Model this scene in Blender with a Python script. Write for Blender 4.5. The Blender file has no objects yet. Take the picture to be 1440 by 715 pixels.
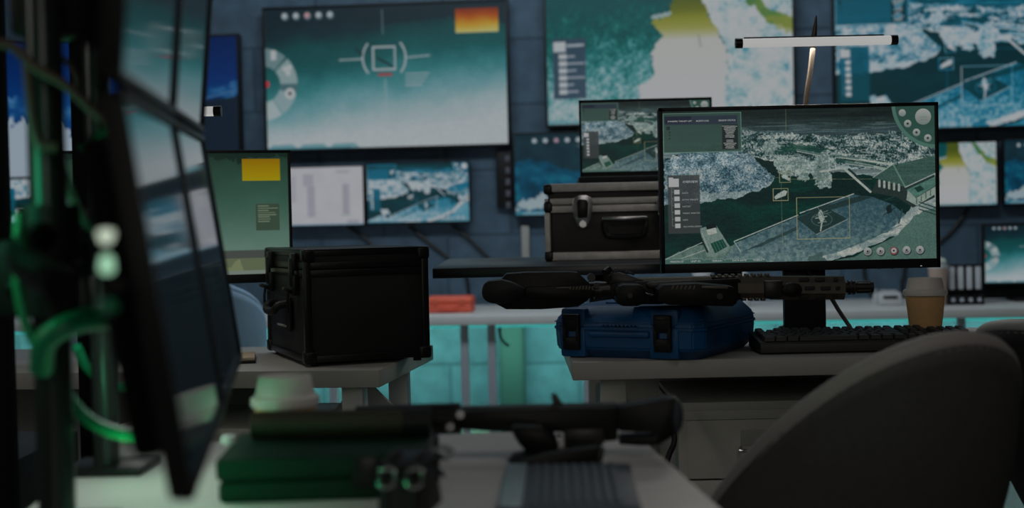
import bpy, bmesh, math, random
import numpy as np
from mathutils import Vector, Matrix, Euler

random.seed(7)
RNG = np.random.default_rng(7)
SC = bpy.context.scene
COL = SC.collection
R = math.radians

# ------------------------------------------------------------------ camera
FPX = 2000.0
PITCH = math.atan(47.5 / FPX)
ROLL = 0.022
CAM = Vector((0, 0, 1.05))
FW = Vector((0, math.cos(PITCH), -math.sin(PITCH)))
U0 = Vector((0, math.sin(PITCH), math.cos(PITCH)))
R0 = Vector((1, 0, 0))
CU = (U0 * math.cos(ROLL) + R0 * math.sin(ROLL)).normalized()
CR = (R0 * math.cos(ROLL) - U0 * math.sin(ROLL)).normalized()


def ray(px, py):
    return FW + CR * ((px - 720) / FPX) - CU * ((py - 357.5) / FPX)


def at(px, py, Y):
    d = ray(px, py)
    return CAM + d * (Y / d.y)


def onz(px, py, z):
    d = ray(px, py)
    return CAM + d * ((z - CAM.z) / d.z)


cd = bpy.data.cameras.new('camera')
cam = bpy.data.objects.new('camera', cd)
COL.objects.link(cam)
cd.lens = 50
cd.sensor_width = 36
cd.sensor_fit = 'HORIZONTAL'
m = Matrix((CR, CU, -FW)).transposed().to_4x4()
m.translation = CAM
cam.matrix_world = m
cd.clip_start = 0.02
cd.dof.use_dof = True
cd.dof.focus_distance = 2.98
cd.dof.aperture_fstop = 3.0
cd.dof.aperture_blades = 0
SC.camera = cam

# wall frame: the back wall stands slightly turned to the camera
PSI = R(6)
WE = Vector((math.cos(PSI), -math.sin(PSI), 0))
WN = Vector((-math.sin(PSI), -math.cos(PSI), 0))
WP = Vector((0, 6.8, 0))


def onwall(px, py, off=0.0):
    d = ray(px, py)
    p0 = WP + WN * off
    t = (p0 - CAM).dot(WN) / d.dot(WN)
    return CAM + d * t


def wallpt(s, off, z):
    p = WP + WE * s + WN * off
    return Vector((p.x, p.y, z))


# ------------------------------------------------------------------ colour
def lin(c):
    c = c / 255.0
    return c / 12.92 if c <= 0.04045 else ((c + 0.055) / 1.055) ** 2.4


def L(r, g, b):
    return (lin(r), lin(g), lin(b), 1.0)


def lin_np(a):
    a = np.clip(a, 0, 255) / 255.0
    return np.where(a <= 0.04045, a / 12.92, ((a + 0.055) / 1.055) ** 2.4)


# ------------------------------------------------------------------ materials
def mat(name, col, rough=0.5, metal=0.0, noise=0.0, nscale=40.0, bump=0.0, bscale=200.0, spec=0.5, coat=0.0, emit=None, estr=1.0):
    M = bpy.data.materials.new(name)
    M.use_nodes = True
    nt = M.node_tree
    b = nt.nodes['Principled BSDF']
    b.inputs['Base Color'].default_value = (*col[:3], 1)
    b.inputs['Roughness'].default_value = rough
    b.inputs['Metallic'].default_value = metal
    b.inputs['Specular IOR Level'].default_value = spec
    b.inputs['Coat Weight'].default_value = coat
    tc = nt.nodes.new('ShaderNodeTexCoord')
    if noise > 0:
        n = nt.nodes.new('ShaderNodeTexNoise')
        n.inputs['Scale'].default_value = nscale
        n.inputs['Detail'].default_value = 5
        nt.links.new(tc.outputs['Object'], n.inputs['Vector'])
        r = nt.nodes.new('ShaderNodeValToRGB')
        r.color_ramp.elements[0].position = 0.3
        r.color_ramp.elements[1].position = 0.7
        r.color_ramp.elements[0].color = (*[c * (1 - noise) for c in col[:3]], 1)
        r.color_ramp.elements[1].color = (*[min(1, c * (1 + noise)) for c in col[:3]], 1)
        nt.links.new(n.outputs['Fac'], r.inputs['Fac'])
        nt.links.new(r.outputs['Color'], b.inputs['Base Color'])
    if bump > 0:
        n2 = nt.nodes.new('ShaderNodeTexNoise')
        n2.inputs['Scale'].default_value = bscale
        n2.inputs['Detail'].default_value = 4
        nt.links.new(tc.outputs['Object'], n2.inputs['Vector'])
        bp = nt.nodes.new('ShaderNodeBump')
        bp.inputs['Strength'].default_value = bump
        bp.inputs['Distance'].default_value = 0.002
        nt.links.new(n2.outputs['Fac'], bp.inputs['Height'])
        nt.links.new(bp.outputs['Normal'], b.inputs['Normal'])
    if emit:
        b.inputs['Emission Color'].default_value = (*emit[:3], 1)
        b.inputs['Emission Strength'].default_value = estr
    return M


def screen_mat(name='screen_picture', rough=0.35, spec=0.25):
    M = bpy.data.materials.new(name)
    M.use_nodes = True
    nt = M.node_tree
    b = nt.nodes['Principled BSDF']
    b.inputs['Base Color'].default_value = (0.006, 0.007, 0.008, 1)
    b.inputs['Roughness'].default_value = rough
    b.inputs['Specular IOR Level'].default_value = spec
    a = nt.nodes.new('ShaderNodeAttribute')
    a.attribute_name = 'picture'
    nt.links.new(a.outputs['Color'], b.inputs['Emission Color'])
    b.inputs['Emission Strength'].default_value = 1.0
    return M


def wall_mat():
    M = bpy.data.materials.new('painted_block_wall')
    M.use_nodes = True
    nt = M.node_tree
    b = nt.nodes['Principled BSDF']
    tc = nt.nodes.new('ShaderNodeTexCoord')
    mp = nt.nodes.new('ShaderNodeMapping')
    mp.inputs['Rotation'].default_value = (R(90), 0, 0)
    nt.links.new(tc.outputs['Object'], mp.inputs['Vector'])
    br = nt.nodes.new('ShaderNodeTexBrick')
    br.inputs['Scale'].default_value = 1.0
    br.inputs['Brick Width'].default_value = 0.62
    br.inputs['Row Height'].default_value = 0.31
    br.inputs['Mortar Size'].default_value = 0.010
    br.inputs['Mortar Smooth'].default_value = 0.5
    br.inputs['Color1'].default_value = (0.062, 0.108, 0.160, 1)
    br.inputs['Color2'].default_value = (0.074, 0.125, 0.182, 1)
    br.inputs['Mortar'].default_value = (0.046, 0.082, 0.122, 1)
    nt.links.new(mp.outputs['Vector'], br.inputs['Vector'])
    n = nt.nodes.new('ShaderNodeTexNoise')
    n.inputs['Scale'].default_value = 14
    n.inputs['Detail'].default_value = 6
    nt.links.new(tc.outputs['Object'], n.inputs['Vector'])
    mx = nt.nodes.new('ShaderNodeMixRGB')
    mx.blend_type = 'OVERLAY'
    mx.inputs['Fac'].default_value = 0.45
    nt.links.new(br.outputs['Color'], mx.inputs['Color1'])
    nt.links.new(n.outputs['Fac'], mx.inputs['Color2'])
    nt.links.new(mx.outputs['Color'], b.inputs['Base Color'])
    bp = nt.nodes.new('ShaderNodeBump')
    bp.inputs['Strength'].default_value = 0.6
    bp.inputs['Distance'].default_value = 0.006
    inv = nt.nodes.new('ShaderNodeMath')
    inv.operation = 'SUBTRACT'
    nt.links.new(n.outputs['Fac'], inv.inputs[0])
    nt.links.new(br.outputs['Fac'], inv.inputs[1])
    nt.links.new(inv.outputs[0], bp.inputs['Height'])
    nt.links.new(bp.outputs['Normal'], b.inputs['Normal'])
    b.inputs['Roughness'].default_value = 0.75
    return M


MT = {}
MT['wall'] = wall_mat()
MT['plain_wall'] = mat('grey_paint', (0.10, 0.11, 0.13), 0.8, noise=0.1, nscale=6)
MT['ceiling'] = mat('dark_ceiling_paint', (0.06, 0.06, 0.065), 0.9, noise=0.1, nscale=8)
MT['floor'] = mat('grey_floor_vinyl', (0.22, 0.23, 0.23), 0.5, noise=0.15, nscale=5)
MT['white_lam'] = mat('white_laminate', (0.72, 0.70, 0.68), 0.45, noise=0.03, nscale=20)
MT['grey_lam'] = mat('off_white_laminate', (0.38, 0.37, 0.345), 0.5, noise=0.03, nscale=20)
MT['steel_paint'] = mat('grey_powder_coated_steel', (0.62, 0.61, 0.56), 0.5, noise=0.03, nscale=30)
MT['dark_gap'] = mat('dark_recess', (0.02, 0.02, 0.02), 0.8)
MT['black_plastic'] = mat('black_plastic', (0.011, 0.011, 0.012), 0.45, bump=0.15, bscale=400, spec=0.25)
MT['black_matte'] = mat('matte_black', (0.005, 0.005, 0.0055), 0.8, spec=0.08)
MT['black_metal'] = mat('black_metal', (0.02, 0.02, 0.02), 0.35, metal=0.6)
MT['black_top'] = mat('black_desk_laminate', (0.012, 0.013, 0.015), 0.32)
MT['chrome'] = mat('brushed_chrome', (0.55, 0.55, 0.56), 0.25, metal=1.0, noise=0.1)
MT['alu'] = mat('brushed_aluminium', (0.55, 0.54, 0.52), 0.42, metal=0.25, noise=0.12, nscale=60)
MT['box_side'] = mat('black_textured_vinyl', (0.009, 0.009, 0.009), 0.5, bump=0.5, bscale=500, spec=0.35)
MT['case_panel'] = mat('dark_abs_panel', (0.016, 0.015, 0.015), 0.5, bump=0.3, bscale=350)
MT['blue_plastic'] = mat('blue_moulded_plastic', (0.003, 0.085, 0.25), 0.42, bump=0.35, bscale=500, noise=0.05)
MT['gun_black'] = mat('gunmetal_polymer', (0.0085, 0.0082, 0.008), 0.42, bump=0.15, bscale=350, spec=0.22)
MT['gun_dark'] = mat('parkerised_steel', (0.03, 0.029, 0.027), 0.38, metal=0.4)
MT['gun_bronze'] = mat('olive_bronze_anodised', (0.105, 0.094, 0.072), 0.42, metal=0.35, noise=0.08)
MT['kraft'] = mat('kraft_paper', (0.80, 0.48, 0.21), 0.75, noise=0.05, nscale=80)
MT['lid'] = mat('white_cup_lid_plastic', (0.74, 0.71, 0.67), 0.4)
MT['key'] = mat('black_keycap', (0.028, 0.028, 0.028), 0.42)
MT['kb_case'] = mat('black_keyboard_case', (0.03, 0.029, 0.026), 0.5)
MT['chair'] = mat('charcoal_chair_fabric', (0.080, 0.077, 0.072), 0.75, noise=0.1, nscale=120, bump=0.3, bscale=500)
MT['chair_rim'] = mat('grey_chair_piping', (0.34, 0.32, 0.30), 0.6)
MT['chair_in'] = mat('dark_chair_padding', (0.016, 0.016, 0.016), 0.8)
MT['chair_blue'] = mat('pale_blue_chair_shell', (0.42, 0.60, 0.80), 0.55, noise=0.05)
MT['orange'] = mat('orange_red_plastic', (0.92, 0.15, 0.085), 0.5, noise=0.05)
MT['cable_black'] = mat('black_cable_sheath', (0.012, 0.012, 0.013), 0.5)
MT['cable_green'] = mat('green_cable_sheath', (0.008, 0.26, 0.12), 0.4)
MT['cable_brown'] = mat('brown_cable_sheath', (0.10, 0.075, 0.06), 0.5)
MT['paper_tan'] = mat('tan_paper', (0.62, 0.50, 0.36), 0.8, noise=0.05)
MT['brown_tube'] = mat('dark_brown_leather', (0.030, 0.021, 0.010), 0.6, noise=0.15, nscale=50, bump=0.3, bscale=300)
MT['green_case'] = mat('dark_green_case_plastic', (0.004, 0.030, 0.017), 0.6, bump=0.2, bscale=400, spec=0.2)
MT['bluegrey_keys'] = mat('slate_keys', (0.10, 0.13, 0.16), 0.45)
MT['white_plastic'] = mat('white_plastic', (0.65, 0.66, 0.68), 0.45)
MT['cream'] = mat('whipped_cream', (0.75, 0.80, 0.72), 0.7, bump=0.5, bscale=80)
MT['blush_cup'] = mat('blush_paper_cup', (0.62, 0.46, 0.38), 0.7)
MT['tube_on'] = mat('lit_tube_diffuser', (0.6, 0.6, 0.6), 0.5, emit=(0.35, 0.35, 0.345), estr=1.0)
MT['glint_on'] = mat('glowing_glint', (0.5, 0.6, 0.5), 0.5, emit=(0.36, 0.42, 0.33), estr=1.5)  # glow put in for a bright glint on the cables
MT['glint_pale_green'] = mat('glowing_pale_green_glint', (0.4, 0.6, 0.45), 0.5, emit=(0.22, 0.42, 0.28), estr=1.4)  # glow put in for the second, greener glint
MT['led_green'] = mat('lit_green_led_lens', (0.3, 0.6, 0.4), 0.5, emit=(0.12, 0.36, 0.2), estr=1.0)
MT['status_led'] = mat('white_status_led', (0.6, 0.6, 0.6), 0.5, emit=(0.3, 0.3, 0.3), estr=1.0)
MT['screen'] = screen_mat()
MT['glass'] = screen_mat('glossy_screen_glass', 0.06, 0.9)


# ------------------------------------------------------------------ mesh building
def frame_from(d):
    d = d.normalized()
    a = Vector((0, 0, 1)) if abs(d.z) < 0.9 else Vector((1, 0, 0))
    u = d.cross(a).normalized()
    v = d.cross(u).normalized()
    return u, v


class MB:
    def __init__(s):
        s.v = []
        s.f = []

    def add(s, verts, faces):
        o = len(s.v)
        s.v += [tuple(p) for p in verts]
        s.f += [tuple(i + o for i in f) for f in faces]
        return s

    def bm(s, bm, mtx=None):
        bm.verts.index_update()
        vs = [(mtx @ v.co) if mtx else v.co.copy() for v in bm.verts]
        fs = [[v.index for v in f.verts] for f in bm.faces]
        s.add(vs, fs)
        bm.free()
        return s

    def box(s, c, size, rot=(0, 0, 0), bev=0.0, seg=2):
        b = bmesh.new()
        bmesh.ops.create_cube(b, size=1.0)
        for v in b.verts:
            v.co = Vector((v.co.x * size[0], v.co.y * size[1], v.co.z * size[2]))
        if bev > 0:
            bmesh.ops.bevel(b, geom=list(b.edges), offset=min(bev, min(size) * 0.49), segments=seg, affect='EDGES', profile=0.5)
        return s.bm(b, Matrix.Translation(Vector(c)) @ Euler(rot).to_matrix().to_4x4())

    def cyl(s, p0, p1, r0, r1=None, n=24, cap=True):
        r1 = r0 if r1 is None else r1
        p0, p1 = Vector(p0), Vector(p1)
        u, v = frame_from(p1 - p0)
        vs = []
        for p, r in ((p0, r0), (p1, r1)):
            for k in range(n):
                a = 2 * math.pi * k / n
                vs.append(p + u * (r * math.cos(a)) + v * (r * math.sin(a)))
        fs = [(k, (k + 1) % n, n + (k + 1) % n, n + k) for k in range(n)]
        if cap:
            fs += [tuple(range(n - 1, -1, -1)), tuple(range(n, 2 * n))]
        return s.add(vs, fs)

    def tube(s, pts, r, n=10, smooth=6):
        pts = [Vector(p) for p in pts]
        if smooth > 1 and len(pts) > 2:
            out = []
            P = [pts[0] * 2 - pts[1]] + pts + [pts[-1] * 2 - pts[-2]]
            for i in range(1, len(P) - 2):
                for k in range(smooth):
                    t = k / smooth
                    a, b, c, d = P[i - 1], P[i], P[i + 1], P[i + 2]
                    out.append(0.5 * ((2 * b) + (c - a) * t + (2 * a - 5 * b + 4 * c - d) * t * t + (3 * b - a - 3 * c + d) * t ** 3))
            out.append(pts[-1])
            pts = out
        N = len(pts)
        rr = r if callable(r) else (lambda t: r)
        vs = []
        u = None
        for i, p in enumerate(pts):
            d = (pts[min(i + 1, N - 1)] - pts[max(i - 1, 0)]).normalized()
            if u is None:
                u, _ = frame_from(d)
            u = (u - d * u.dot(d)).normalized()
            w = d.cross(u)
            q = rr(i / (N - 1))
            for k in range(n):
                a = 2 * math.pi * k / n
                vs.append(p + u * (q * math.cos(a)) + w * (q * math.sin(a)))
        fs = []
        for i in range(N - 1):
            for k in range(n):
                fs.append((i * n + k, i * n + (k + 1) % n, (i + 1) * n + (k + 1) % n, (i + 1) * n + k))
        fs += [tuple(range(n - 1, -1, -1)), tuple(range((N - 1) * n, N * n))]
        return s.add(vs, fs)

    def lathe(s, prof, c=(0, 0, 0), n=40):
        c = Vector(c)
        vs = []
        fs = []
        for r, z in prof:
            for k in range(n):
                a = 2 * math.pi * k / n
                vs.append(c + Vector((max(r, 1e-5) * math.cos(a), max(r, 1e-5) * math.sin(a), z)))
        for i in range(len(prof) - 1):
            for k in range(n):
                fs.append((i * n + k, i * n + (k + 1) % n, (i + 1) * n + (k + 1) % n, (i + 1) * n + k))
        fs.append(tuple(range(n - 1, -1, -1)))
        fs.append(tuple(range((len(prof) - 1) * n, len(prof) * n)))
        return s.add(vs, fs)

    def prism(s, outline, lo, hi, axis='y', bev=0.0):
        # outline: 2-D points; axis y -> (x,z); axis z -> (x,y); axis x -> (y,z)
        def P(a, b, t):
            return {'y': (a, t, b), 'z': (a, b, t), 'x': (t, a, b)}[axis]
        n = len(outline)
        b = bmesh.new()
        A = [b.verts.new(P(x, z, lo)) for x, z in outline]
        B = [b.verts.new(P(x, z, hi)) for x, z in outline]
        b.faces.new(A)
        b.faces.new(B[::-1])
        for i in range(n):
            b.faces.new((A[i], B[i], B[(i + 1) % n], A[(i + 1) % n]))
        bmesh.ops.recalc_face_normals(b, faces=list(b.faces))
        if bev > 0:
            bmesh.ops.bevel(b, geom=list(b.edges), offset=bev, segments=2, affect='EDGES', profile=0.5)
        return s.bm(b)

    def build(s, name, material, parent=None, smooth=35):
        me = bpy.data.meshes.new(name)
        me.from_pydata(s.v, [], s.f)
        me.validate()
        b = bmesh.new()
        b.from_mesh(me)
        bmesh.ops.recalc_face_normals(b, faces=list(b.faces))
        b.to_mesh(me)
        b.free()
        if smooth:
            me.polygons.foreach_set('use_smooth', [True] * len(me.polygons))
            try:
                me.set_sharp_from_angle(angle=R(smooth))
            except Exception:
                pass
        me.materials.append(material)
        o = bpy.data.objects.new(name, me)
        COL.objects.link(o)
        if parent:
            o.parent = parent
        return o


def tag(o, label=None, cat=None, group=None, kind=None):
    if label:
        o['label'] = label
    if cat:
        o['category'] = cat
    if group:
        o['group'] = group
    if kind:
        o['kind'] = kind
    return o


def thing(name, label, cat, loc=(0, 0, 0), rz=0.0, group=None, rot=None):
    o = bpy.data.objects.new(name, None)
    o.empty_display_size = 0.05
    COL.objects.link(o)
    o.location = loc
    o.rotation_euler = rot if rot else (0, 0, rz)
    return tag(o, label, cat, group)


def copy_tree(o, parent=None):
    c = o.copy()
    COL.objects.link(c)
    if parent:
        c.parent = parent
    for ch in list(o.children):
        copy_tree(ch, c)
    return c


# ------------------------------------------------------------------ picture painting (for what the screens show)
def vnoise(w, h, sx, sy, seed):
    g = np.random.default_rng(seed)
    gx, gy = int(sx) + 3, int(sy) + 3
    lat = g.random((gy, gx))
    xs = np.linspace(0, sx, w)
    ys = np.linspace(0, sy, h)
    xi, yi = xs.astype(int), ys.astype(int)
    xf, yf = xs - xi, ys - yi
    xf = xf * xf * (3 - 2 * xf)
    yf = yf * yf * (3 - 2 * yf)
    a = lat[np.ix_(yi, xi)]
    b = lat[np.ix_(yi, xi + 1)]
    c = lat[np.ix_(yi + 1, xi)]
    d = lat[np.ix_(yi + 1, xi + 1)]
    X = xf[None, :]
    Y = yf[:, None]
    return (a * (1 - X) + b * X) * (1 - Y) + (c * (1 - X) + d * X) * Y


def fbm(w, h, sx, sy, seed, octv=5, gain=0.55):
    out = np.zeros((h, w))
    amp = 1.0
    tot = 0
    for k in range(octv):
        out += amp * vnoise(w, h, sx * 2 ** k, sy * 2 ** k, seed + k)
        tot += amp
        amp *= gain
    return out / tot


def worley(w, h, nx, ny, seed):
    g = np.random.default_rng(seed)
    jx = g.random((ny + 4, nx + 4))
    jy = g.random((ny + 4, nx + 4))
    X, Y = np.meshgrid(np.linspace(0, nx, w), np.linspace(0, ny, h))
    xi, yi = X.astype(int) + 1, Y.astype(int) + 1
    best = np.full((h, w), 9.0)
    for dy in (-1, 0, 1):
        for dx in (-1, 0, 1):
            cx = xi + dx
            cy = yi + dy
            px = cx - 1 + jx[cy, cx]
            py = cy - 1 + jy[cy, cx]
            best = np.minimum(best, (X - px) ** 2 + (Y - py) ** 2)
    return np.sqrt(best)


class Canvas:
    def __init__(s, w, h, col=(20, 30, 30)):
        s.w, s.h = w * 2, h * 2
        s.a = np.zeros((s.h, s.w, 3)) + np.array(col, float)
        s.X, s.Y = np.meshgrid((np.arange(s.w) + 0.5) / s.w, (np.arange(s.h) + 0.5) / s.h)
        s.asp = w / h
        s.text = []

    def put(s, mask, col, alpha=1.0):
        c = np.asarray(col, float)
        if c.ndim == 1:
            c = c[None, None, :]
        k = (mask.astype(float) * alpha)[..., None]
        s.a = s.a * (1 - k) + c * k
        return s

    def pmask(s, pts, wob=0.0, seed=1, fr=40):
        X, Y = s.X, s.Y
        if wob > 0:
            X = X + (fbm(s.w, s.h, fr, fr / s.asp, seed, 3) - 0.5) * wob
            Y = Y + (fbm(s.w, s.h, fr, fr / s.asp, seed + 50, 3) - 0.5) * wob * s.asp
        ins = np.zeros(X.shape, bool)
        n = len(pts)
        for i in range(n):
            x1, y1 = pts[i]
            x2, y2 = pts[(i + 1) % n]
            if y1 == y2:
                continue
            c = ((y1 > Y) != (y2 > Y)) & (X < (x2 - x1) * (Y - y1) / (y2 - y1) + x1)
            ins ^= c
        return ins

    def poly(s, pts, col, alpha=1.0, wob=0.0, seed=1, fr=40):
        return s.put(s.pmask(pts, wob, seed, fr), col, alpha)

    def rect(s, x0, y0, x1, y1, col, alpha=1.0):
        return s.put((s.X >= x0) & (s.X <= x1) & (s.Y >= y0) & (s.Y <= y1), col, alpha)

    def frame(s, x0, y0, x1, y1, col, t=0.004, alpha=1.0):
        ty = t * s.asp
        o = (s.X >= x0) & (s.X <= x1) & (s.Y >= y0) & (s.Y <= y1)
        i = (s.X >= x0 + t) & (s.X <= x1 - t) & (s.Y >= y0 + ty) & (s.Y <= y1 - ty)
        return s.put(o & ~i, col, alpha)

    def dist(s, cx, cy):
        return np.sqrt((s.X - cx) ** 2 + ((s.Y - cy) / s.asp) ** 2)

    def disc(s, cx, cy, r, col, alpha=1.0):
        return s.put(s.dist(cx, cy) <= r, col, alpha)

    def ring(s, cx, cy, r0, r1, col, alpha=1.0, a0=None, a1=None):
        d = s.dist(cx, cy)
        mk = (d >= r0) & (d <= r1)
        if a0 is not None:
            ang = np.degrees(np.arctan2((s.Y - cy) / s.asp, s.X - cx))
            mk &= (ang >= a0) & (ang <= a1)
        return s.put(mk, col, alpha)

    def line(s, x0, y0, x1, y1, t, col, alpha=1.0):
        ay0, ay1 = y0 / s.asp, y1 / s.asp
        dx, dy = x1 - x0, ay1 - ay0
        q = dx * dx + dy * dy
        tt = np.clip(((s.X - x0) * dx + (s.Y / s.asp - ay0) * dy) / q, 0, 1)
        d = np.sqrt((s.X - x0 - tt * dx) ** 2 + (s.Y / s.asp - ay0 - tt * dy) ** 2)
        return s.put(d <= t / 2, col, alpha)

    def out(s):
        a = s.a.reshape(s.h // 2, 2, s.w // 2, 2, 3).mean(axis=(1, 3))
        return a


def resample(a, w, h):
    H, W = a.shape[:2]
    yi = np.clip((np.arange(h) + 0.5) / h * H - 0.5, 0, H - 1.001)
    xi = np.clip((np.arange(w) + 0.5) / w * W - 0.5, 0, W - 1.001)
    y0, x0 = yi.astype(int), xi.astype(int)
    fy, fx = (yi - y0)[:, None, None], (xi - x0)[None, :, None]
    return (a[np.ix_(y0, x0)] * (1 - fx) + a[np.ix_(y0, x0 + 1)] * fx) * (1 - fy) + (a[np.ix_(y0 + 1, x0)] * (1 - fx) + a[np.ix_(y0 + 1, x0 + 1)] * fx) * fy


def mixc(c0, c1, t):
    t = np.clip(t, 0, 1)[..., None]
    return np.array(c0, float) * (1 - t) + np.array(c1, float) * t


def ramp(t, stops):
    t = np.clip(t, 0, 1)
    xs = [q[0] for q in stops]
    return np.stack([np.interp(t, xs, [q[1][k] for q in stops]) for k in range(3)], -1)


def paint_landscape(W, H, ui=True):
    # an aerial harbour in false colours; coordinates measured on a 1060 x 590 view of the screen
    c = Canvas(W, H, (16, 42, 38))

    def q(x, y):
        top = 72 - 0.0322 * (x - 88)
        bot = 660 - 0.0189 * (x - 92)
        v = (y - top) / (bot - top)
        return ((x - 88 - 4 * v) / (1057 + 3 * v), v)

    def Q(pts):
        return [q(*p) for p in pts]
    w, h = c.w, c.h
    # water
    n1 = fbm(w, h, 6, 14, 3)
    c.a = mixc((14, 34, 33), (11, 54, 44), (n1 - 0.4) * 2.0) * (0.85 + 0.25 * fbm(w, h, 60, 120, 5, 2)[..., None])
    # sky and far fields
    V = c.Y
    fld = ramp(V + (fbm(w, h, 30, 4, 8) - 0.5) * 0.03, [(0, (23, 32, 31)), (0.06, (26, 37, 36)), (0.1, (38, 52, 52)), (0.16, (46, 63, 66)), (0.22, (66, 84, 86)), (0.4, (100, 115, 115)), (1, (100, 110, 110))])
    st = fbm(w, h, 10, 90, 11, 3)
    fld = fld * (0.7 + 0.6 * st[..., None]) + ((st > 0.60) & (V > 0.09))[..., None] * 14
    far = c.pmask(Q([(0, 0), (1300, -20), (1300, 330), (1000, 330), (760, 300), (560, 320), (430, 260), (300, 210), (60, 260)]), 0.02, 4)
    c.put(far, fld)
    # canopy textures
    wo = worley(w, h, 70, 60, 21)
    can = 0.44 + (fbm(w, h, 230, 150, 22, 3, .8) - 0.5) * 1.7 + (fbm(w, h, 22, 20, 28, 3) - 0.5) * 1.1 + (0.5 - wo) * 0.18
    canopy = ramp(can, [(0, (26, 48, 54)), (0.25, (52, 78, 88)), (0.5, (78, 104, 114)), (0.75, (116, 132, 136)), (1, (148, 154, 150))])
    fine = worley(w, h, 170, 95, 23)
    can2 = 0.42 + (fbm(w, h, 210, 110, 25, 3, .8) - 0.5) * 2.1 + (fbm(w, h, 26, 34, 29, 4) - 0.5) * 1.9 + (0.5 - fine) * 0.2
    wood = ramp(can2, [(0, (22, 42, 40)), (0.3, (48, 72, 74)), (0.6, (98, 116, 116)), (0.85, (140, 148, 142)), (1, (150, 154, 148))])
    c.put(c.pmask(Q([(60, 240), (400, 165), (560, 150), (780, 165), (1150, 165), (1150, 245), (1000, 270), (900, 290), (800, 280), (690, 290), (600, 320), (540, 280), (430, 250), (300, 205)]), 0.04, 31), wood)
    band = c.pmask(Q([(400, 140), (700, 160), (1150, 130), (1150, 205), (760, 190), (400, 190)]), 0.03, 33)
    c.put(band, wood * 1.02 - 4, 0.75)
    c.put(c.pmask(Q([(480, 200), (620, 195), (760, 215), (700, 232), (520, 225)]), 0.03, 35), (22, 58, 48), 0.8)
    c.put(c.pmask(Q([(700, 235), (850, 245), (960, 262), (900, 275), (760, 262)]), 0.02, 36), (30, 60, 54), 0.75)
    # wooded island at left
    isl = c.pmask(Q([(98, 262), (128, 236), (230, 222), (330, 215), (420, 232), (470, 275), (520, 318), (505, 350), (450, 378), (380, 405), (300, 410), (238, 425), (90, 432), (100, 300)]), 0.025, 41)
    c.put(isl, canopy)
    rim_l = c.pmask(Q([(98, 262), (330, 225), (440, 262), (330, 275), (230, 292), (140, 300)]), 0.025, 43)
    c.put(rim_l & isl, canopy * 1.0 + 22, 0.7)
    c.put(c.pmask(Q([(230, 385), (430, 378), (500, 345), (520, 325), (505, 355), (400, 402), (238, 425)]), 0.02, 44) & isl, (140, 150, 146), 0.55)
    c.poly(Q([(440, 250), (520, 262), (535, 300), (500, 305), (470, 275)]), (18, 36, 34), 1, 0.02, 45)
    # pale trees on the far bank
    for (x, y, r) in ((715, 332, 34), (632, 308, 26), (580, 285, 30), (545, 262, 26), (690, 305, 20), (660, 280, 26), (720, 255, 36), (615, 262, 30), (510, 205, 30)):
        u, v = q(x, y)
        d = c.dist(u, v) + (fbm(w, h, 90, 50, int(x), 3) - 0.5) * 0.03
        c.put(d < r / 1057, wood * 0.45 + np.array((74, 82, 78)))
    # pier and shore lines
    for (x0, y0, x1, y1, t, col) in ((700, 300, 790, 285, 7, (140, 146, 140)), (790, 285, 895, 378, 9, (140, 148, 142)), (812, 290, 915, 385, 8, (26, 44, 42)), (775, 240, 985, 272, 8, (140, 148, 142)), (840, 262, 960, 292, 12, (120, 135, 128)), (790, 250, 960, 282, 3, (22, 40, 38))):
        c.line(*q(x0, y0), *q(x1, y1), t / 1057, col)
    g2 = np.random.default_rng(77)
    for k in range(46):
        x, y = 420 + 560 * g2.random(), 168 + 80 * g2.random()
        a, b = q(x, y), q(x + 12 + 34 * g2.random(), y + 3 * g2.random())
        c.line(*a, *b, (1.5 + 3 * g2.random()) / 1057, (24, 46, 44) if k % 2 else (132, 140, 134), .75)
    for (x0, y0, x1, y1) in ((610, 215, 700, 232), (800, 262, 905, 278), (760, 238, 850, 248)):
        c.line(*q(x0, y0), *q(x1, y1), 7 / 1057, (74, 96, 92), .9)
        c.line(*q(x0, y0 + 6), *q(x1, y1 + 6), 3 / 1057, (140, 146, 140), .9)
    # quay
    pav = fbm(w, h, 90, 60, 61, 3)
    quay = mixc((44, 70, 78), (96, 116, 114), (c.Y - 0.66) * 2.2 + (pav - 0.5) * 1.3)
    qm = c.pmask(Q([(275, 655), (330, 610), (372, 575), (600, 480), (830, 388), (905, 398), (975, 425), (1035, 470), (1040, 490), (960, 540), (800, 610), (690, 658)]), 0.004, 62)
    c.put(qm, quay)
    for k in range(26):
        x = 350 + 640 * g2.random()
        y = 655 - .36 * (x - 300) + 70 * g2.random() - 10
        c.line(*q(x, y), *q(x + 40 + 40 * g2.random(), y - 18 - 10 * g2.random()), 1.6 / 1057, (108, 122, 124) if k % 2 else (46, 66, 72), .35)
    c.line(*q(362, 572), *q(612, 470), 3.5 / 1057, (146, 152, 148))
    c.line(*q(620, 462), *q(830, 386), 3.5 / 1057, (146, 152, 148))
    c.line(*q(362, 572), *q(388, 612), 3 / 1057, (130, 140, 138))
    c.poly(Q([(395, 612), (612, 512), (612, 528), (470, 590)]), (34, 52, 52), 0.85, 0.006, 63)
    c.poly(Q([(640, 455), (860, 392), (900, 402), (700, 462)]), (28, 44, 44), 0.85, 0.006, 64)
    c.poly(Q([(606, 482), (716, 436), (804, 484), (684, 544)]), (28, 47, 46), 1, 0.002, 65)
    c.line(*q(684, 545), *q(804, 486), 3 / 1057, (110, 122, 120))
    u, v = q(705, 487)
    d = np.sqrt(((c.X - u) / 1.0) ** 2 + ((c.Y - v) / c.asp / 0.62) ** 2)
    c.put((d > 0.036) & (d < 0.039), (60, 82, 80))
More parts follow.
